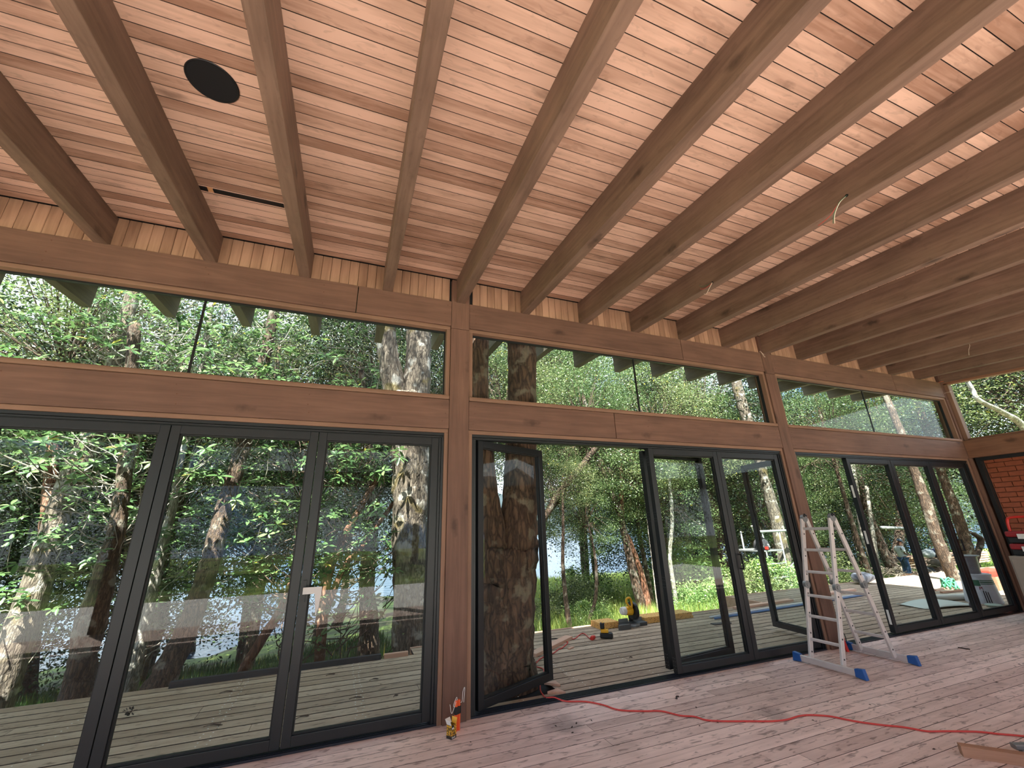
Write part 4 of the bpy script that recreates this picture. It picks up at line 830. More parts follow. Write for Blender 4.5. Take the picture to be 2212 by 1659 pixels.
for vs, mt in (([(-w2, -w2, h2), (-w2, w2, h2), (-w2-.016, w2, h2+.035), (-w2-.016, -w2, h2+.035)], m_white), ([(w2, -w2, h2), (w2, w2, h2), (w2+.012, w2+.006, h2+.036), (w2+.012, -w2+.004, h2+.036)], m_yel), ([(-w2, w2, h2), (w2, w2, h2), (w2, w2+.02, h2+.03), (-w2, w2+.02, h2+.03)], m_white)):
    c = MB(); c.add([Vector(v) for v in vs]+[Vector(v)+Vector((.001, .001, 0)) for v in vs], [(0, 1, 2, 3), (7, 6, 5, 4), (0, 4, 5, 1), (1, 5, 6, 2), (2, 6, 7, 3), (3, 7, 4, 0)]); c.obj('flap', mt, t)
t = thing('tool_bundle', 'two red tubes taped together with black tape and white string by the central post', 'tool', (.985, -.125, 0), .5)
for x in (-.014, .014): MB().lathe([(.013, 0), (.013, .05), (.014, .05), (.014, .11), (.013, .15), (.0135, .2), (.011, .205)], (x, 0, 0), 14).obj('tube', m_orange if x else m_red, t, smooth=False)
MB().box(-.03, .03, -.016, .016, .11, .165).obj('tape', m_blackp, t, bevel=.006)
for pts in ([(0, 0, .2), (-.02, -.01, .23), (-.06, -.02, .19), (-.05, -.02, .18), (-.01, 0, .21)], [(.01, 0, .19), (.05, 0, .18), (.05, -.01, .25), (.08, 0, .27), (.07, 0, .17)], [(-.02, 0, .19), (-.06, 0, .13), (-.09, -.01, .2)]):
    MB().tube(smooth_path(pts, 5), .002, 5).obj('string', m_white, t)

# extension cord
cd = [(4.682, -1.975), (4.574, -1.887), (4.48, -1.804), (4.279, -1.701), (4.173, -1.651), (4.102, -1.547), (3.997, -1.456), (3.9, -1.35), (3.85, -1.27), (3.799, -1.187), (3.686, -1.11), (3.587, -1.086), (3.451, -1.091), (3.323, -1.063), (3.167, -.99), (2.971, -.897), (2.868, -.826), (2.834, -.74), (2.743, -.673), (2.662, -.537), (2.527, -.473), (2.353, -.364), (2.291, -.216), (2.187, -.083)]
P = [(5.6, -3.0, .007), (5.1, -2.5, .007), (4.85, -2.15, .007)]+[(x, y, .007) for x, y in cd]+[(2.023, -.004, .01), (1.954, .087, .022), (1.901, .142, .01), (1.931, .281, -.012), (1.968, .427, -.014), (2.1, .7, -.014), (2.26, .969, -.014), (2.217, 1.127, -.014), (2.3, 1.25, -.014), (2.4, 1.36, -.014), (2.535, 1.45, -.014), (2.645, 1.498, -.014), (2.788, 1.63, -.014), (2.84, 1.647, -.014), (3.04, 1.85, -.014), (3.06, 1.95, -.014), (3.144, 2.012, -.014), (3.234, 2.003, -.014), (3.383, 2.143, -.014), (3.48, 2.22, -.014), (3.5, 2.17, -.014), (3.466, 2.043, -.014), (3.427, 1.9, -.012), (3.44, 1.88, -.004)]
t = thing('extension_cord', 'red extension cord snaking from the floor over the door track onto the deck', 'cord', (2.0, 0, 0))
MB().tube(smooth_path([(x-2.0, y, z) for x, y, z in P], 5), .0065, 8).obj('cable', m_cord, t, smooth=True)
MB().lathe([(.02, 0), (.028, .01), (.03, .03), (.024, .045), (.012, .05)], (1.455, 1.87, -.022), 12).obj('socket', m_red, t)
MB().bar((1.42, 1.84, 0), (1.50, 1.91, 0), .05, .04, c=.01).obj('socket_housing', m_red, t)
o = MB().tube(smooth_path([(3.5, 1.9, -.005), (3.55, 1.86, .005), (3.6, 1.86, 0.0)], 4), .005, 6).obj('drill_lead', m_blackp); tag(o, 'short black lead plugged into the red socket beside the battery', 'cord')
o = MB().tube(smooth_path([(2.86, 2.15, -.016), (2.98, 2.16, -.016), (3.06, 2.07, -.012), (3.1, 2.0, -.008)], 4), .006, 6).obj('dark_lead', m_blackp); tag(o, 'short dark lead crossing the red cord on the deck', 'cord')
# loose timber on the floor
m_lum = wood('loose_timber', (180, 138, 112), (138, 96, 74), 'x', tone=.02, knots=.5, seed=3)
t = MB(); d = Vector((4.239-3.965, -2.126+1.898, 0)); 
o = MB().prism([(-.03, 0), (.03, 0), (.03, .062), (-.03, .062)], 0, 1.3).obj('loose_board', m_lum, bevel=.002); o.location = (3.99, -1.925, 0.0); o.rotation_euler = (0, 0, math.atan2(-.245, .215)); tag(o, 'short rough timber batten lying on the floor at bottom right', 'board')
o = MB().bar((4.30, -2.07, .05), (4.5, -2.2, .06), .05, .03, c=.006).bar((4.33, -2.09, 0.0), (4.33, -2.09, .05), .02, .02).obj('metal_tool', m_grey); tag(o, 'shiny metal tool edge peeping in at bottom right', 'tool')
# small scraps
m_scr = plain('dry_leaf', (52, 38, 34), .8, var=.3); m_chip = plain('wood_chip', (120, 88, 70), .8, var=.3)
for i, (x, y) in enumerate([(6.357, -.353), (6.701, -.488), (7.422, -.894), (6.92, -.921), (6.809, -1.201), (4.336, -1.182), (3.914, -1.813), (5.467, -.307), (5.928, -1.36), (1.728, -.398), (1.836, -.469), (1.794, -.555), (1.902, -.423), (2.038, -.433), (1.029, -.365), (2.966, -.367), (2.987, -.597), (2.751, -.877), (2.922, -.893), (4.111, -.379), (4.291, -.545), (3.62, -1.18)]):
    b = MB(); l = rnd.uniform(.008, .018); a = rnd.uniform(0, 6)
    b.add([(-l, 0, .001), (0, l*.45, .004), (l, 0, .007), (0, -l*.45, .002), (0, 0, .010)], [(0, 3, 4), (3, 2, 4), (2, 1, 4), (1, 0, 4), (0, 1, 2, 3)])
    o = b.obj('leaf_scrap', m_scr); o.location = (x, y, 0); o.rotation_euler = (0, 0, a); tag(o, 'tiny dark dry scrap lying on the wooden floor', 'scrap', 'dark scraps scattered on the floor')
o = MB().bar((7.05, -.6, .006), (7.07, -.7, .006), .012, .01).obj('dark_stick', m_scr); tag(o, 'thin dark stick on the floor right of the ladder', 'stick')
o = MB().tube(smooth_path([(2.97, -.38, .005), (2.99, -.35, .01), (3.02, -.345, .006)], 4), .006, 6).obj('curled_scrap', m_scr); tag(o, 'curled dark strip on the floor near the door track', 'scrap')
# cabinet and cases at the right
m_redc = plain('dull_red_case', (142, 30, 36), .5)
t = thing('storage_cabinet', 'pale grey cabinet against the end wall at right edge', 'cabinet', (9.24, -.5, 0))
m_cab = plain('cabinet_grey', (140, 130, 118), .6, var=.08)
MB().box(0, .95, -.62, 0, .06, .925).obj('body', m_cab, t, bevel=.006); MB().box(.03, .92, -.59, -.03, 0, .06).obj('plinth', m_dark, t)
MB().box(-.012, 0, -.3, -.02, .1, .88).obj('door', m_cab, t, bevel=.004); MB().box(-.012, 0, -.6, -.31, .1, .88).obj('door', m_cab, t, bevel=.004)
for i, (z, lb) in enumerate(((.925, 'lower red and black tool case on the grey cabinet'), (1.1, 'upper red and black tool case with raised red handle'))):
    t = thing('tool_case', lb, 'case', (9.36, -.52, z+.002), 0, None)
    MB().box(0, .42, -.5, 0, 0, .085).obj('base', m_blackp, t, bevel=.015); MB().box(-.02, .44, -.52, .01, .085, .165).obj('lid', m_redc, t, bevel=.02)
    MB().box(-.03, -.02, -.32, -.12, .06, .13).obj('latch', m_prt, t, bevel=.004)
    if i: MB().tube(smooth_path([(.05, -.04, .15), (.05, -.05, .3), (.05, -.09, .36), (.05, -.25, .37), (.05, -.42, .36), (.05, -.46, .3), (.05, -.47, .15)], 4), .018, 10).obj('handle', m_red, t, smooth=True)

# ------------------------------------------------------------------ things on the deck
Z = ZD
# mitre saw
t = thing('mitre_saw', 'yellow and black mitre saw standing on the deck by the orange boards', 'saw', (4.45, 2.3, Z))
MB().lathe([(.12, 0), (.125, .02), (.12, .045), (.02, .05)], (0, 0, 0), 24).obj('turntable', m_grey, t)
MB().box(-.24, .24, -.08, .06, 0, .055).obj('base', plain('saw_base', (78, 80, 84), .5, .4), t, bevel=.008); MB().box(-.22, -.05, .03, .05, .055, .11).obj('fence', m_grey, t); MB().box(.06, .22, .03, .05, .055, .11).obj('fence', m_grey, t)
MB().bar((.07, .1, .02), (.03, .08, .26), .06, .08, c=.01).obj('arm', m_blackp, t)
g = MB(); T = Matrix.Translation((.04, 0, .22)) @ Matrix.Rotation(math.pi/2, 4, 'Y'); g.lathe([(.05, -.03), (.13, -.025), (.135, 0), (.13, .025), (.05, .03)], n=28, T=T); g.obj('blade_guard', m_blackp, t, smooth=False)
MB().lathe([(.118, -.002), (.12, .002)], n=36, T=Matrix.Translation((.07, -.01, .2)) @ Matrix.Rotation(math.pi/2, 4, 'Y')).obj('blade', m_grey, t)
g = MB(); g.tube([(-.0, -.02, .22), (-.05, -.02, .225), (-.12, -.02, .23)], [.062, .066, .06], 18); g.obj('motor', m_yel, t)
MB().tube([(-.12, -.02, .23), (-.18, -.02, .233), (-.2, -.02, .235)], [.062, .058, .045], 18).obj('motor_cap', m_white, t)
MB().tube(smooth_path([(-.02, -.06, .27), (-.07, -.07, .3), (-.12, -.08, .36), (-.11, -.08, .41), (-.05, -.07, .42), (-.015, -.06, .38), (-.0, -.05, .31), (-.02, -.06, .27)], 5), .016, 10).obj('handle', m_yel, t, smooth=True)
MB().tube(smooth_path([(.06, .05, .24), (.13, .06, .12), (.16, .03, .02), (.2, .0, .01)], 5), .006, 6).obj('lead', m_blackp, t)
# drill
t = thing('cordless_drill', 'yellow and black cordless drill standing on its big black battery', 'drill', (3.66, 1.84, Z), -.6)
MB().box(-.085, .1, -.045, .045, 0, .075).obj('battery', m_blackp, t, bevel=.02); MB().box(-.07, .04, -.035, .035, .072, .115).obj('battery_mount', m_yel, t, bevel=.01)
MB().bar((-.02, 0, .1), (-.045, 0, .2), .045, .05, c=.012).obj('grip', m_yel, t); MB().box(-.075, -.01, -.03, .03, .12, .2).obj('motor_housing', m_blackp, t, bevel=.012)
# orange boards
m_osb, nt, b = newmat('orange_panel_edge'); L = nt.links.new; tx = N(nt, 'ShaderNodeTexCoord'); mp = N(nt, 'ShaderNodeMapping'); mp.inputs['Scale'].default_value = (1, 1.3, 1.6); L(tx.outputs['Object'], mp.inputs['Vector'])
vo = N(nt, 'ShaderNodeTexVoronoi'); vo.inputs['Scale'].default_value = 30; L(mp.outputs[0], vo.inputs['Vector']); mr = N(nt, 'ShaderNodeMapRange'); mr.inputs['From Min'].default_value = .22; mr.inputs['From Max'].default_value = .3; L(vo.outputs['Distance'], mr.inputs['Value'])
mx = N(nt, 'ShaderNodeMix', data_type='RGBA'); mx.inputs[6].default_value = lin((104, 70, 34)); mx.inputs[7].default_value = lin((226, 176, 104)); L(mr.outputs[0], mx.inputs[0]); L(mx.outputs[2], b.inputs['Base Color']); b.inputs['Roughness'].default_value = .8
for x0, x1, lb in ((3.87, 4.22, 'short orange perforated board left of the mitre saw'), (4.72, 5.72, 'long orange perforated board right of the mitre saw')):
    t = thing('perforated_board', lb, 'board', (x0, 2.45, Z))
    for k in range(2): MB().box(0, x1-x0-.01*k, -.14+.01*k, .15, .045*k, .045*k+.043).obj('board', m_osb, t, bevel=.003)
o = MB().box(4.1, 4.3, 2.12, 2.17, Z, Z+.07).obj('grey_block', plain('grey_block', (84, 84, 84), .7)); tag(o, 'dark grey block on the deck in front of the orange board', 'block')
o = MB().prism([(-.06, 0), (.06, 0), (.06, .04), (-.06, .04)], 0, 1.0).obj('loose_board', m_fascia, bevel=.002); o.location = (2.35, 1.5, Z); o.rotation_euler = (0, 0, .6); tag(o, 'pale offcut board lying on the deck behind the open door leaf', 'board')
o = MB().box(-.05, .05, -.018, .018, 0, .016).obj('wood_chip', m_fascia); o.location = (2.95, 1.6, Z); o.rotation_euler = (0, 0, .5); tag(o, 'little pale wooden wedge on the deck by the red cord', 'offcut')
for (x, y, a, l, lb) in ((2.12, .35, .4, .2, 'triangular wooden offcut at the foot of the thick deck trunk'), (2.2, .55, .1, .16, 'small square offcut beside the thick deck trunk')):
    o = MB().prism([(0, 0), (.13, 0), (.0, .12)][::1], 0, .02, Matrix(((0, 1, 0, 0), (0, 0, 1, 0), (1, 0, 0, 0), (0, 0, 0, 1)))).obj('offcut', m_fascia); o.location = (x, y, Z); o.rotation_euler = (0, 0, a+3); tag(o, lb, 'offcut')
# black strip at the left deck edge
o = MB().prism([(-.03, 0), (.03, 0), (.03, .06), (-.03, .06)], 0, 2.2).obj('black_batten', plain('dark_batten', (38, 42, 48), .6)); o.location = (-1.62, 2.25, Z); o.rotation_euler = (0, 0, .02); tag(o, 'long dark batten lying along the left deck edge', 'batten')
o = MB().prism([(-.03, 0), (.03, 0), (.03, .05), (-.03, .05)], 0, .3).obj('pale_batten', m_fascia); o.location = (.62, 2.3, Z); tag(o, 'short pale batten at the end of the dark batten', 'batten')
b = MB()
for i in range(26):
    a = rnd.uniform(0, 6.3); r = rnd.uniform(0, .05); h = rnd.uniform(.0, .06); l = .035
    c = Vector((r*math.cos(a), r*math.sin(a), h)); d = Vector((rnd.uniform(-1, 1), rnd.uniform(-1, 1), rnd.uniform(-.3, .9))).normalized()*l; e = d.cross(Vector((rnd.random(), .3, .8))).normalized()*.014
    b.add([c, c+d*.5+e, c+d, c+d*.5-e], [(0, 1, 2, 3)])
o = b.obj('dead_leaves', plain('grey_dead_leaf', (64, 56, 50), .8, var=.3)); o.location = (-1.69, 1.47, Z+.005); o['kind'] = 'stuff'; tag(o, 'small clump of grey dead leaves on the left part of the deck', 'leaves')
for i, (x, y, a, l) in enumerate([(-.2, .75, .3, .12), (-.35, 1.0, .5, .1), (-.9, .9, -.2, .15), (.45, 1.5, .1, .1), (.25, 1.02, .0, .12), (.62, .9, .6, .06), (.0, 1.9, .2, .1), (-1.0, 1.8, .1, .12), (3.4, .9, .1, .05), (5.6, 1.0, .4, .05), (7.2, 1.2, .2, .08), (7.7, 1.6, .1, .1), (8.8, .9, .3, .08)]):
    o = MB().tube(smooth_path([(-l/2, 0, .006), (0, .012, .012), (l/2, 0, .006)], 3), [.003]*3+[.006]*3+[.002], 5).obj('twig_scrap', m_twigb); o.location = (x, y, Z); o.rotation_euler = (0, 0, a); tag(o, 'curled brown twig or dry leaf lying on the deck', 'twig', 'twigs scattered on the deck')
# blue white pipes along the right deck, black plate
for y, c, lb in ((2.02, (86, 120, 168), 'long blue pipe lying along the deck behind the middle bay'), (2.12, (206, 208, 210), 'long white pipe lying beside the blue pipe')):
    o = MB().tube([(5.9, y, Z+.02), (10.4, y+.25, Z+.02)], .017, 10).obj('pipe', plain('pipe_'+str(c[0]), c, .4), smooth=True); tag(o, lb, 'pipe')
o = MB().box(-.16, .16, -.05, .05, 0, .014).obj('dark_plate', plain('dark_plate', (62, 60, 62), .6)); o.location = (5.75, 1.75, Z); o.rotation_euler = (0, 0, -.1); tag(o, 'flat dark grey plate on the deck in front of the pipes', 'plate')
for i, (x, y, w) in enumerate([(6.9, 2.5, 1.6), (9.1, 2.7, 1.7)]):
    o = MB().box(0, w, -.06, .06, 0, .04).obj('loose_board', m_fascia, bevel=.002); o.location = (x, y, Z); o.rotation_euler = (0, 0, .06); tag(o, ['pale board on the deck right of the orange boards', 'pale board on the deck behind the ladder'][i], 'board')
# paint pails
def pail(b, r0, r1, h, z=0): return b
m_pail = plain('paint_spattered_pail', (196, 196, 204), .5, var=.2, bump=.3); m_green = plain('green_print', (28, 92, 66), .6)
t = thing('paint_pail', 'large upside-down white pail with green stripes and lettering', 'bucket', (11.15, .78, Z))
MB().lathe([(.245, 0), (.25, .02), (.205, .45), (.215, .455), (.218, .49), (.2, .5)], n=32).obj('body', m_pail, t, smooth=False)
def arc(r0, z0, z1, a0, a1, k=12):
    b = MB(); rr = lambda z: .25-(z-.02)/.43*.045+.0015+r0
    for i in range(k+1):
        a = a0+(a1-a0)*i/k
        for z in (z0, z1): b.v.append((rr(z)*math.cos(a), rr(z)*math.sin(a), z))
    b.f = [(2*i, 2*i+2, 2*i+3, 2*i+1) for i in range(k)]; return b
s = MB(); 
for z0, z1 in ((.33, .345), (.355, .375), (.385, .4)): q = arc(0, z0, z1, -2.6, -1.0); s.add(q.v, q.f)
s.obj('green_stripes', m_green, t)
q = arc(0, .3, .4, -3.3, -2.62); q.obj('green_corner', m_green, t)
s = MB()
for a in (-2.62, -2.5, -2.38): q = arc(.001, .03+(a+2.62)*.0, .23-(a+2.62)*.1, a, a+.06, 3); s.add(q.v, q.f)
s.obj('dark_bars', m_blackp, t)
s = MB()
rr = .25-(.27-.02)/.43*.045+.003
def pp(a, z): return (rr*math.cos(a), rr*math.sin(a), z)
for (a0, z0, a1, z1) in ((-2.75, .24, -2.72, .29), (-2.72, .29, -2.66, .26), (-2.66, .26, -2.6, .29), (-2.6, .29, -2.57, .24)): s.bar(pp(a0, z0), pp(a1, z1), .003, .009, up=(0, 0, 1))
s.obj('letter_m', plain('maroon_print', (120, 40, 60), .6), t)
t = thing('paint_can', 'smaller battered grey can standing on the large pail', 'bucket', (11.1, .8, Z+.5)); MB().lathe([(.13, 0), (.135, .02), (.15, .28), (.158, .285), (.16, .3), (.15, .31)], n=28).obj('body', plain('battered_can', (122, 122, 130), .5, .2, bump=.4, var=.35), t, smooth=False)
MB().lathe([(.185, .302), (.19, .31), (.18, .318)], n=28).obj('lid', m_grey, t)
t = thing('paint_tub', 'low pale green tub lid in front of the large pail', 'lid', (10.75, .5, Z)); MB().lathe([(.09, 0), (.11, .03), (.115, .035), (.1, .045)], n=24).obj('tub', plain('pale_green', (160, 176, 164), .6), t)
o = MB().lathe([(.07, 0), (.075, .05), (.06, .08)], n=16).obj('dark_can', plain('dark_can', (66, 60, 72), .6)); o.location = (10.45, .62, Z); tag(o, 'small dark can left of the pale green tub', 'can')
# sheet, net, sticks
b = MB(); n_ = 16
for i in range(n_+1):
    for j in range(5):
        u = i/n_; v_ = j/4; b.v.append((u*1.15, (v_-.5)*.5, .01+.09*abs(math.sin(u*3.0-.2))*(1-u*.5)*(.4+v_*.6)))
b.f = [(i*5+j, (i+1)*5+j, (i+1)*5+j+1, i*5+j+1) for i in range(n_) for j in range(4)]
o = b.obj('white_sheet', plain('white_sheet', (208, 214, 206), .5), smooth=True); md = o.modifiers.new('thick', 'SOLIDIFY'); md.thickness = .006; o.location = (9.6, 1.15, Z); o.rotation_euler = (0, 0, -.25); tag(o, 'curling off-white sheet lying on the deck left of the pails', 'sheet')
b = MB().tube([(0, 0, .06), (1.0, -.2, .06)], .055, 14); o = b.obj('rolled_sheet', plain('rolled_white', (222, 218, 206), .6), smooth=True); o.location = (10.5, 1.3, Z); o.rotation_euler = (0, 0, -.1); tag(o, 'white roll lying behind the curling sheet', 'roll')
b = MB()
for k in range(9):
    a = k*.7; b.tube(smooth_path([(.14*math.cos(a), .14*math.sin(a), .02), (.12*math.cos(a+1), .1*math.sin(a+1), .16+.03*(k % 3)), (.15*math.cos(a+2.2), .12*math.sin(a+2.2), .05)], 4), .02, 6)
o = b.obj('green_hose', plain('green_hose', (62, 140, 104), .6), smooth=True); o.location = (12.6, 1.9, Z); tag(o, 'crumpled green hose bundle at the foot of the leaning trunk', 'hose')
for i, (p, q, lb) in enumerate([((11.8, 1.7), (13.4, 1.55), 'orange brown stick behind the white roll'), ((12.0, 1.9), (13.6, 2.1), 'longer stick lying behind the green hose')]):
    o = MB().bar((p[0], p[1], Z+.02), (q[0], q[1], Z+.02), .05, .03).obj('stick', m_fascia if i else m_lum); tag(o, lb, 'stick')
t = thing('crate', 'orange brown wooden crate right of the pails', 'crate', (13.1, 1.3, Z)); MB().box(0, .6, 0, .4, 0, .02).obj('bottom', m_lum, t)
for q in ((0, .6, 0, .02, .02, .26), (0, .6, .38, .4, .02, .26), (0, .02, .02, .38, .02, .26), (.58, .6, .02, .38, .02, .26)): MB().box(*q).obj('side', m_lum, t)
o = MB().box(.06, .5, .06, .34, .022, .4).obj('red_bag', plain('bright_red_cloth', (232, 60, 44), .7), bevel=.04); o.location = (13.1, 1.3, Z); tag(o, 'bright red bag in the orange crate', 'bag')
# sack
b = MB(); n_ = 18
for j in range(9):
    ph = math.pi*j/8
    for i in range(n_): a = 2*math.pi*i/n_; r = math.sin(ph)*(1+.18*math.sin(a*3+j)+rnd.uniform(-.08, .08)); b.v.append((.33*r*math.cos(a), .2*r*math.sin(a), .12-.13*math.cos(ph)+.02))
b.f = [(j*n_+i, j*n_+(i+1) % n_, (j+1)*n_+(i+1) % n_, (j+1)*n_+i) for j in range(8) for i in range(n_)]
o = b.obj('rubbish_sack', bark('sack_plastic', (222, 222, 226), (22, 22, 26), None, 1.2), smooth=True); o.location = (12.1, 3.35, Z); tag(o, 'black and white plastic sack on the deck edge behind the ladder', 'sack')

# scaffold with a bag
m_tube = plain('scaffold_tube', (150, 154, 156), .45, .3)
t = thing('scaffold', 'light metal scaffold frame on the grass behind the deck', 'scaffold', (12, 6, gz(12, 6)-.02)); zg = gz(12, 6)-.02
f = lambda x, y, z: (x-12, y-6, z-zg)
for x, y in ((12.05, 6), (13.0, 6), (12.6, 7.1), (13.6, 7.1)): MB().tube([f(x, y, zg), f(x, y, 1.2)], .024, 8).obj('upright', m_tube, t, smooth=True)
for z in (.62, .25, -.15, -.5): MB().tube([f(12.05, 6, z), f(13.0, 6, z)], .018, 8).obj('rung', m_tube, t, smooth=True)
MB().tube([f(11.95, 6, 1.2), f(15.6, 6.0, 1.2)], .038, 10).obj('top_pole', m_tube, t, smooth=True)
MB().tube([f(12.2, 6.05, -.5), f(14.2, 6.05, .7)], .018, 8).obj('brace', m_tube, t, smooth=True); MB().tube([f(12.05, 6, .64), f(12.6, 7.1, .64)], .018, 8).obj('side_rail', m_tube, t)
MB().box(-.05, 1.0, .0, 1.1, .62-zg, .65-zg).obj('platform', m_grey, t)
t = thing('kit_bag', 'black and white kit bag standing on the scaffold platform', 'bag', (12.35, 6.2, .655))
MB().lathe([(.2, 0), (.24, .08), (.2, .24), (.1, .36), (.05, .4)], n=16).obj('body', bark('bag_cloth', (60, 60, 66), (20, 20, 24), (220, 220, 224), 2), t, smooth=True)
MB().bar((-.05, 0, .3), (-.22, 0, .72), .1, .06, c=.01).obj('strap', m_white, t); MB().box(-.12, -.04, -.26, -.2, .02, .1).obj('red_tag', m_red, t)
o = MB().tube([(19.0, 6.4, 1.15), (21.5, 6.7, 1.05)], .06, 10).obj('white_pole', m_tube, smooth=True); tag(o, 'short white pole seen between the ladder rails', 'pole')

# far timber stack and brush
t = thing('timber_stack', 'long stack of orange sawn boards on the grass beyond the lawn', 'timber', (33.5, 13, gz(34, 13)))
for i in range(5):
    for j in range(3): MB().box(.1*(i % 2), 8.4-.2*j, .35*j, .35*j+.3, .1+.14*i, .1+.14*i+.1).obj('board', m_fascia, t)
for x in (1, 4, 7): MB().box(x, x+.15, 0, 1.05, 0, .1).obj('bearer', m_bdark, t)
m_brush = plain('grey_brush', (140, 128, 114), .9, var=.4)
for i, (x, y, w, lb) in enumerate([(21.5, 6.4, 2.6, 'heap of grey cut branches behind the second leaning trunk'), (28.5, 11.2, 2.4, 'heap of grey branches on the lawn behind the man in white'), (17.6, 4.5, 1.5, 'heap of grey sticks beyond the deck, above the pails')]):
    b = MB()
    for k in range(150):
        c = Vector((rnd.gauss(0, w*.4), rnd.gauss(0, .6), abs(rnd.gauss(.12, .16)))); d = Vector((rnd.uniform(-1, 1), rnd.uniform(-.5, .5), rnd.uniform(-.3, .35))).normalized()*rnd.uniform(.3, .9)
        b.tube([c-d*.5, c+Vector((0, 0, .06)), c+d*.5], [.02, .018, .008], 5, False)
    o = b.obj('brush_heap', m_brush); o['kind'] = 'stuff'; o.location = (x, y, gz(x, y)); tag(o, lb, 'branches')
o = MB().prism([(-.25, 0), (.25, 0), (.22, .12), (-.22, .12)], 0, 2.4).obj('log_slab', m_lum); o.location = (16.2, 3.95, gz(17, 4)+.3); o.rotation_euler = (0, 0, .1); tag(o, 'orange brown slab lying beyond the deck edge', 'log')
o = MB().prism([(-.12, 0), (.12, 0), (.1, .08), (-.1, .08)], 0, 1.6).obj('log_slab', m_lum); o.location = (24.4, 9.2, gz(25, 9.2)+.05); tag(o, 'orange brown board on the ground behind the man', 'board')
t = thing('heap', 'pile of stones and blue and white bags beside the leaning trunk', 'bags', (25.5, 8.2, gz(25.5, 8.2)))
for i in range(9):
    c = ((i % 3)*.5-.5, rnd.uniform(-.2, .2), .25+.38*(i//3)); b = MB(); r = rnd.uniform(.22, .32)
    b.lathe([(.02, -r*.8), (r*.8, -r*.5), (r, 0), (r*.8, r*.5), (.02, r*.8)], c, 10); b.obj('bag' if i > 4 else 'stone', plain('heap_%d' % i, [(80, 84, 90), (150, 120, 108), (60, 62, 66), (110, 96, 86), (140, 110, 100), (60, 84, 130), (220, 224, 230), (50, 60, 90), (200, 206, 214)][i], .8), t, smooth=True)

# ------------------------------------------------------------------ the man in white
m_skin = plain('brown_skin', (120, 82, 62), .6, var=.08); m_shirt = plain('white_cotton', (232, 234, 240), .85, bump=.2); m_jean = plain('blue_denim', (62, 92, 136), .85, bump=.2, var=.15); m_cap = plain('grey_blue_cap', (110, 124, 146), .8)
def skin(name, verts, edges, rad, mat, parent, root=0, sub=2):
    me = bpy.data.meshes.new(name); me.from_pydata(verts, edges, []); o = bpy.data.objects.new(name, me); COL.objects.link(o); o.parent = parent
    md = o.modifiers.new('skin', 'SKIN'); md.use_smooth_shade = True
    for i, r in enumerate(rad): me.skin_vertices[0].data[i].radius = r if hasattr(r, '__len__') else (r, r)
    me.skin_vertices[0].data[root].use_root = True
    s = o.modifiers.new('sub', 'SUBSURF'); s.levels = sub; s.render_levels = sub; me.materials.append(mat); return o
px, py = 26.75, 10.1
t = thing('person', 'man in white t-shirt, jeans and grey-blue cap looking down at his hands', 'person', (px, py, gz(px, py)-.02), math.radians(-24))
V = [(0, 0, .98), (0, 0, 1.12), (-.03, 0, 1.3), (-.04, 0, 1.44), (-.0, 0, 1.54), (.05, 0, 1.64), (.09, 0, 1.74),      # pelvis .. head
     (-.04, .17, 1.42), (-.05, .25, 1.16), (.2, .15, 1.08), (.27, .1, 1.09), (-.04, -.17, 1.42), (-.05, -.25, 1.16), (.2, -.15, 1.08), (.27, -.1, 1.09),   # arms
     (0, .1, .92), (.03, .12, .5), (-.02, .13, .09), (.13, .14, .04), (0, -.1, .92), (.03, -.12, .5), (-.02, -.13, .09), (.13, -.14, .04)]
E_ = [(0, 1), (1, 2), (2, 3), (3, 4), (4, 5), (5, 6), (3, 7), (7, 8), (8, 9), (9, 10), (3, 11), (11, 12), (12, 13), (13, 14), (0, 15), (15, 16), (16, 17), (17, 18), (0, 19), (19, 20), (20, 21), (21, 22)]
Rr = [(.15, .12), (.15, .12), (.15, .12), (.13, .1), .06, .09, .085, .06, .045, .035, .03, .06, .045, .035, .03, .09, .06, .045, .04, .09, .06, .045, .04]
skin('body', V, E_, Rr, m_skin, t)
skin('t_shirt', [(0, 0, .93), (0, 0, 1.1), (-.03, 0, 1.3), (-.04, 0, 1.43), (-.02, 0, 1.49), (-.04, .18, 1.42), (-.05, .25, 1.2), (-.04, -.18, 1.42), (-.05, -.25, 1.2)],
     [(0, 1), (1, 2), (2, 3), (3, 4), (3, 5), (5, 6), (3, 7), (7, 8)], [(.2, .17), (.21, .18), (.2, .17), (.17, .14), .085, .105, .09, .105, .09], m_shirt, t)
skin('jeans', [(0, 0, .97), (0, .1, .88), (.03, .12, .5), (-.02, .13, .1), (0, -.1, .88), (.03, -.12, .5), (-.02, -.13, .1)], [(0, 1), (1, 2), (2, 3), (0, 4), (4, 5), (5, 6)], [(.17, .15), .12, .092, .085, .12, .092, .085], m_jean, t)
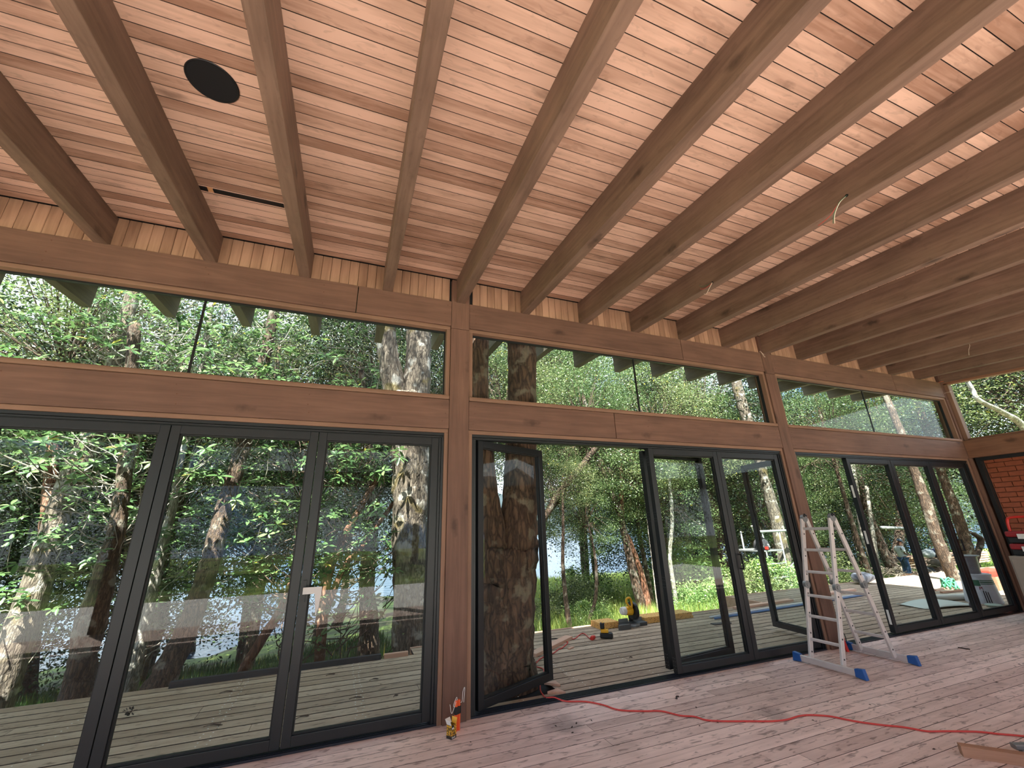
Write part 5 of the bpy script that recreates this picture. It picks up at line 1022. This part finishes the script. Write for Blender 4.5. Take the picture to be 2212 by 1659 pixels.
for sg in (1, -1):
    MB().box(-.08, .19, .07*sg+sg*.06-.05, .07*sg+sg*.06+.05, .02, .1).obj('shoe', m_blackp, t, bevel=.03)
    h = MB(); c = Vector((.28, .09*sg, 1.09)); h.bar(c, c+Vector((.08, -.03*sg, -.01)), .07, .028, c=.008)
    for k in range(4): p = c+Vector((.07, -.03*sg+(k-1.5)*.019, -.005)); h.tube([p, p+Vector((.035, -.005*sg, -.005)), p+Vector((.055-.004*abs(k-1.3), -.01*sg, -.03))], [.0095, .009, .007], 6)
    h.tube([c+Vector((.02, -.02*sg, .01)), c+Vector((.05, -.055*sg, .02)), c+Vector((.08, -.06*sg, .01))], [.011, .01, .008], 6); h.obj('hand', m_skin, t, smooth=True)
MB().box(.33, .43, -.05, .05, 1.05, 1.075).obj('held_tool', m_dark, t, bevel=.006)
c = MB(); T = Matrix.Translation((.075, 0, 1.725)) @ Matrix.Rotation(.35, 4, 'Y'); c.lathe([(.108, 0), (.11, .03), (.1, .075), (.06, .105), (.005, .112)], n=20, T=T); c.obj('cap', m_cap, t, smooth=True)
c = MB(); c.add([T @ Vector(v) for v in [(.08, -.075, .005), (.08, .075, .005), (.2, .05, -.01), (.215, 0, -.012), (.2, -.05, -.01), (.08, -.075, .015), (.08, .075, .015), (.2, .05, 0), (.215, 0, -.002), (.2, -.05, 0)]], [(4, 3, 2, 1, 0), (5, 6, 7, 8, 9), (0, 1, 6, 5), (1, 2, 7, 6), (2, 3, 8, 7), (3, 4, 9, 8), (4, 0, 5, 9)]); c.obj('cap_brim', m_cap, t)
f = MB(); H = Vector((.1, 0, 1.69)); f.tube([H+Vector((.085, 0, .01)), H+Vector((.11, 0, -.02)), H+Vector((.1, 0, -.035))], [.012, .018, .012], 8)
for sg in (1, -1): f.tube([H+Vector((.0, .085*sg, .02)), H+Vector((-.01, .105*sg, 0)), H+Vector((.0, .088*sg, -.03))], [.012, .016, .012], 8)
f.obj('nose_and_ears', m_skin, t, smooth=True)
e = MB()
for sg in (1, -1): e.tube([H+Vector((.088, .032*sg, .012)), H+Vector((.094, .032*sg, .01))], .009, 8)
e.tube([H+Vector((.088, .022, -.055)), H+Vector((.094, 0, -.055)), H+Vector((.088, -.022, -.055))], .006, 6); e.obj('eyes_and_mouth', m_dark, t)
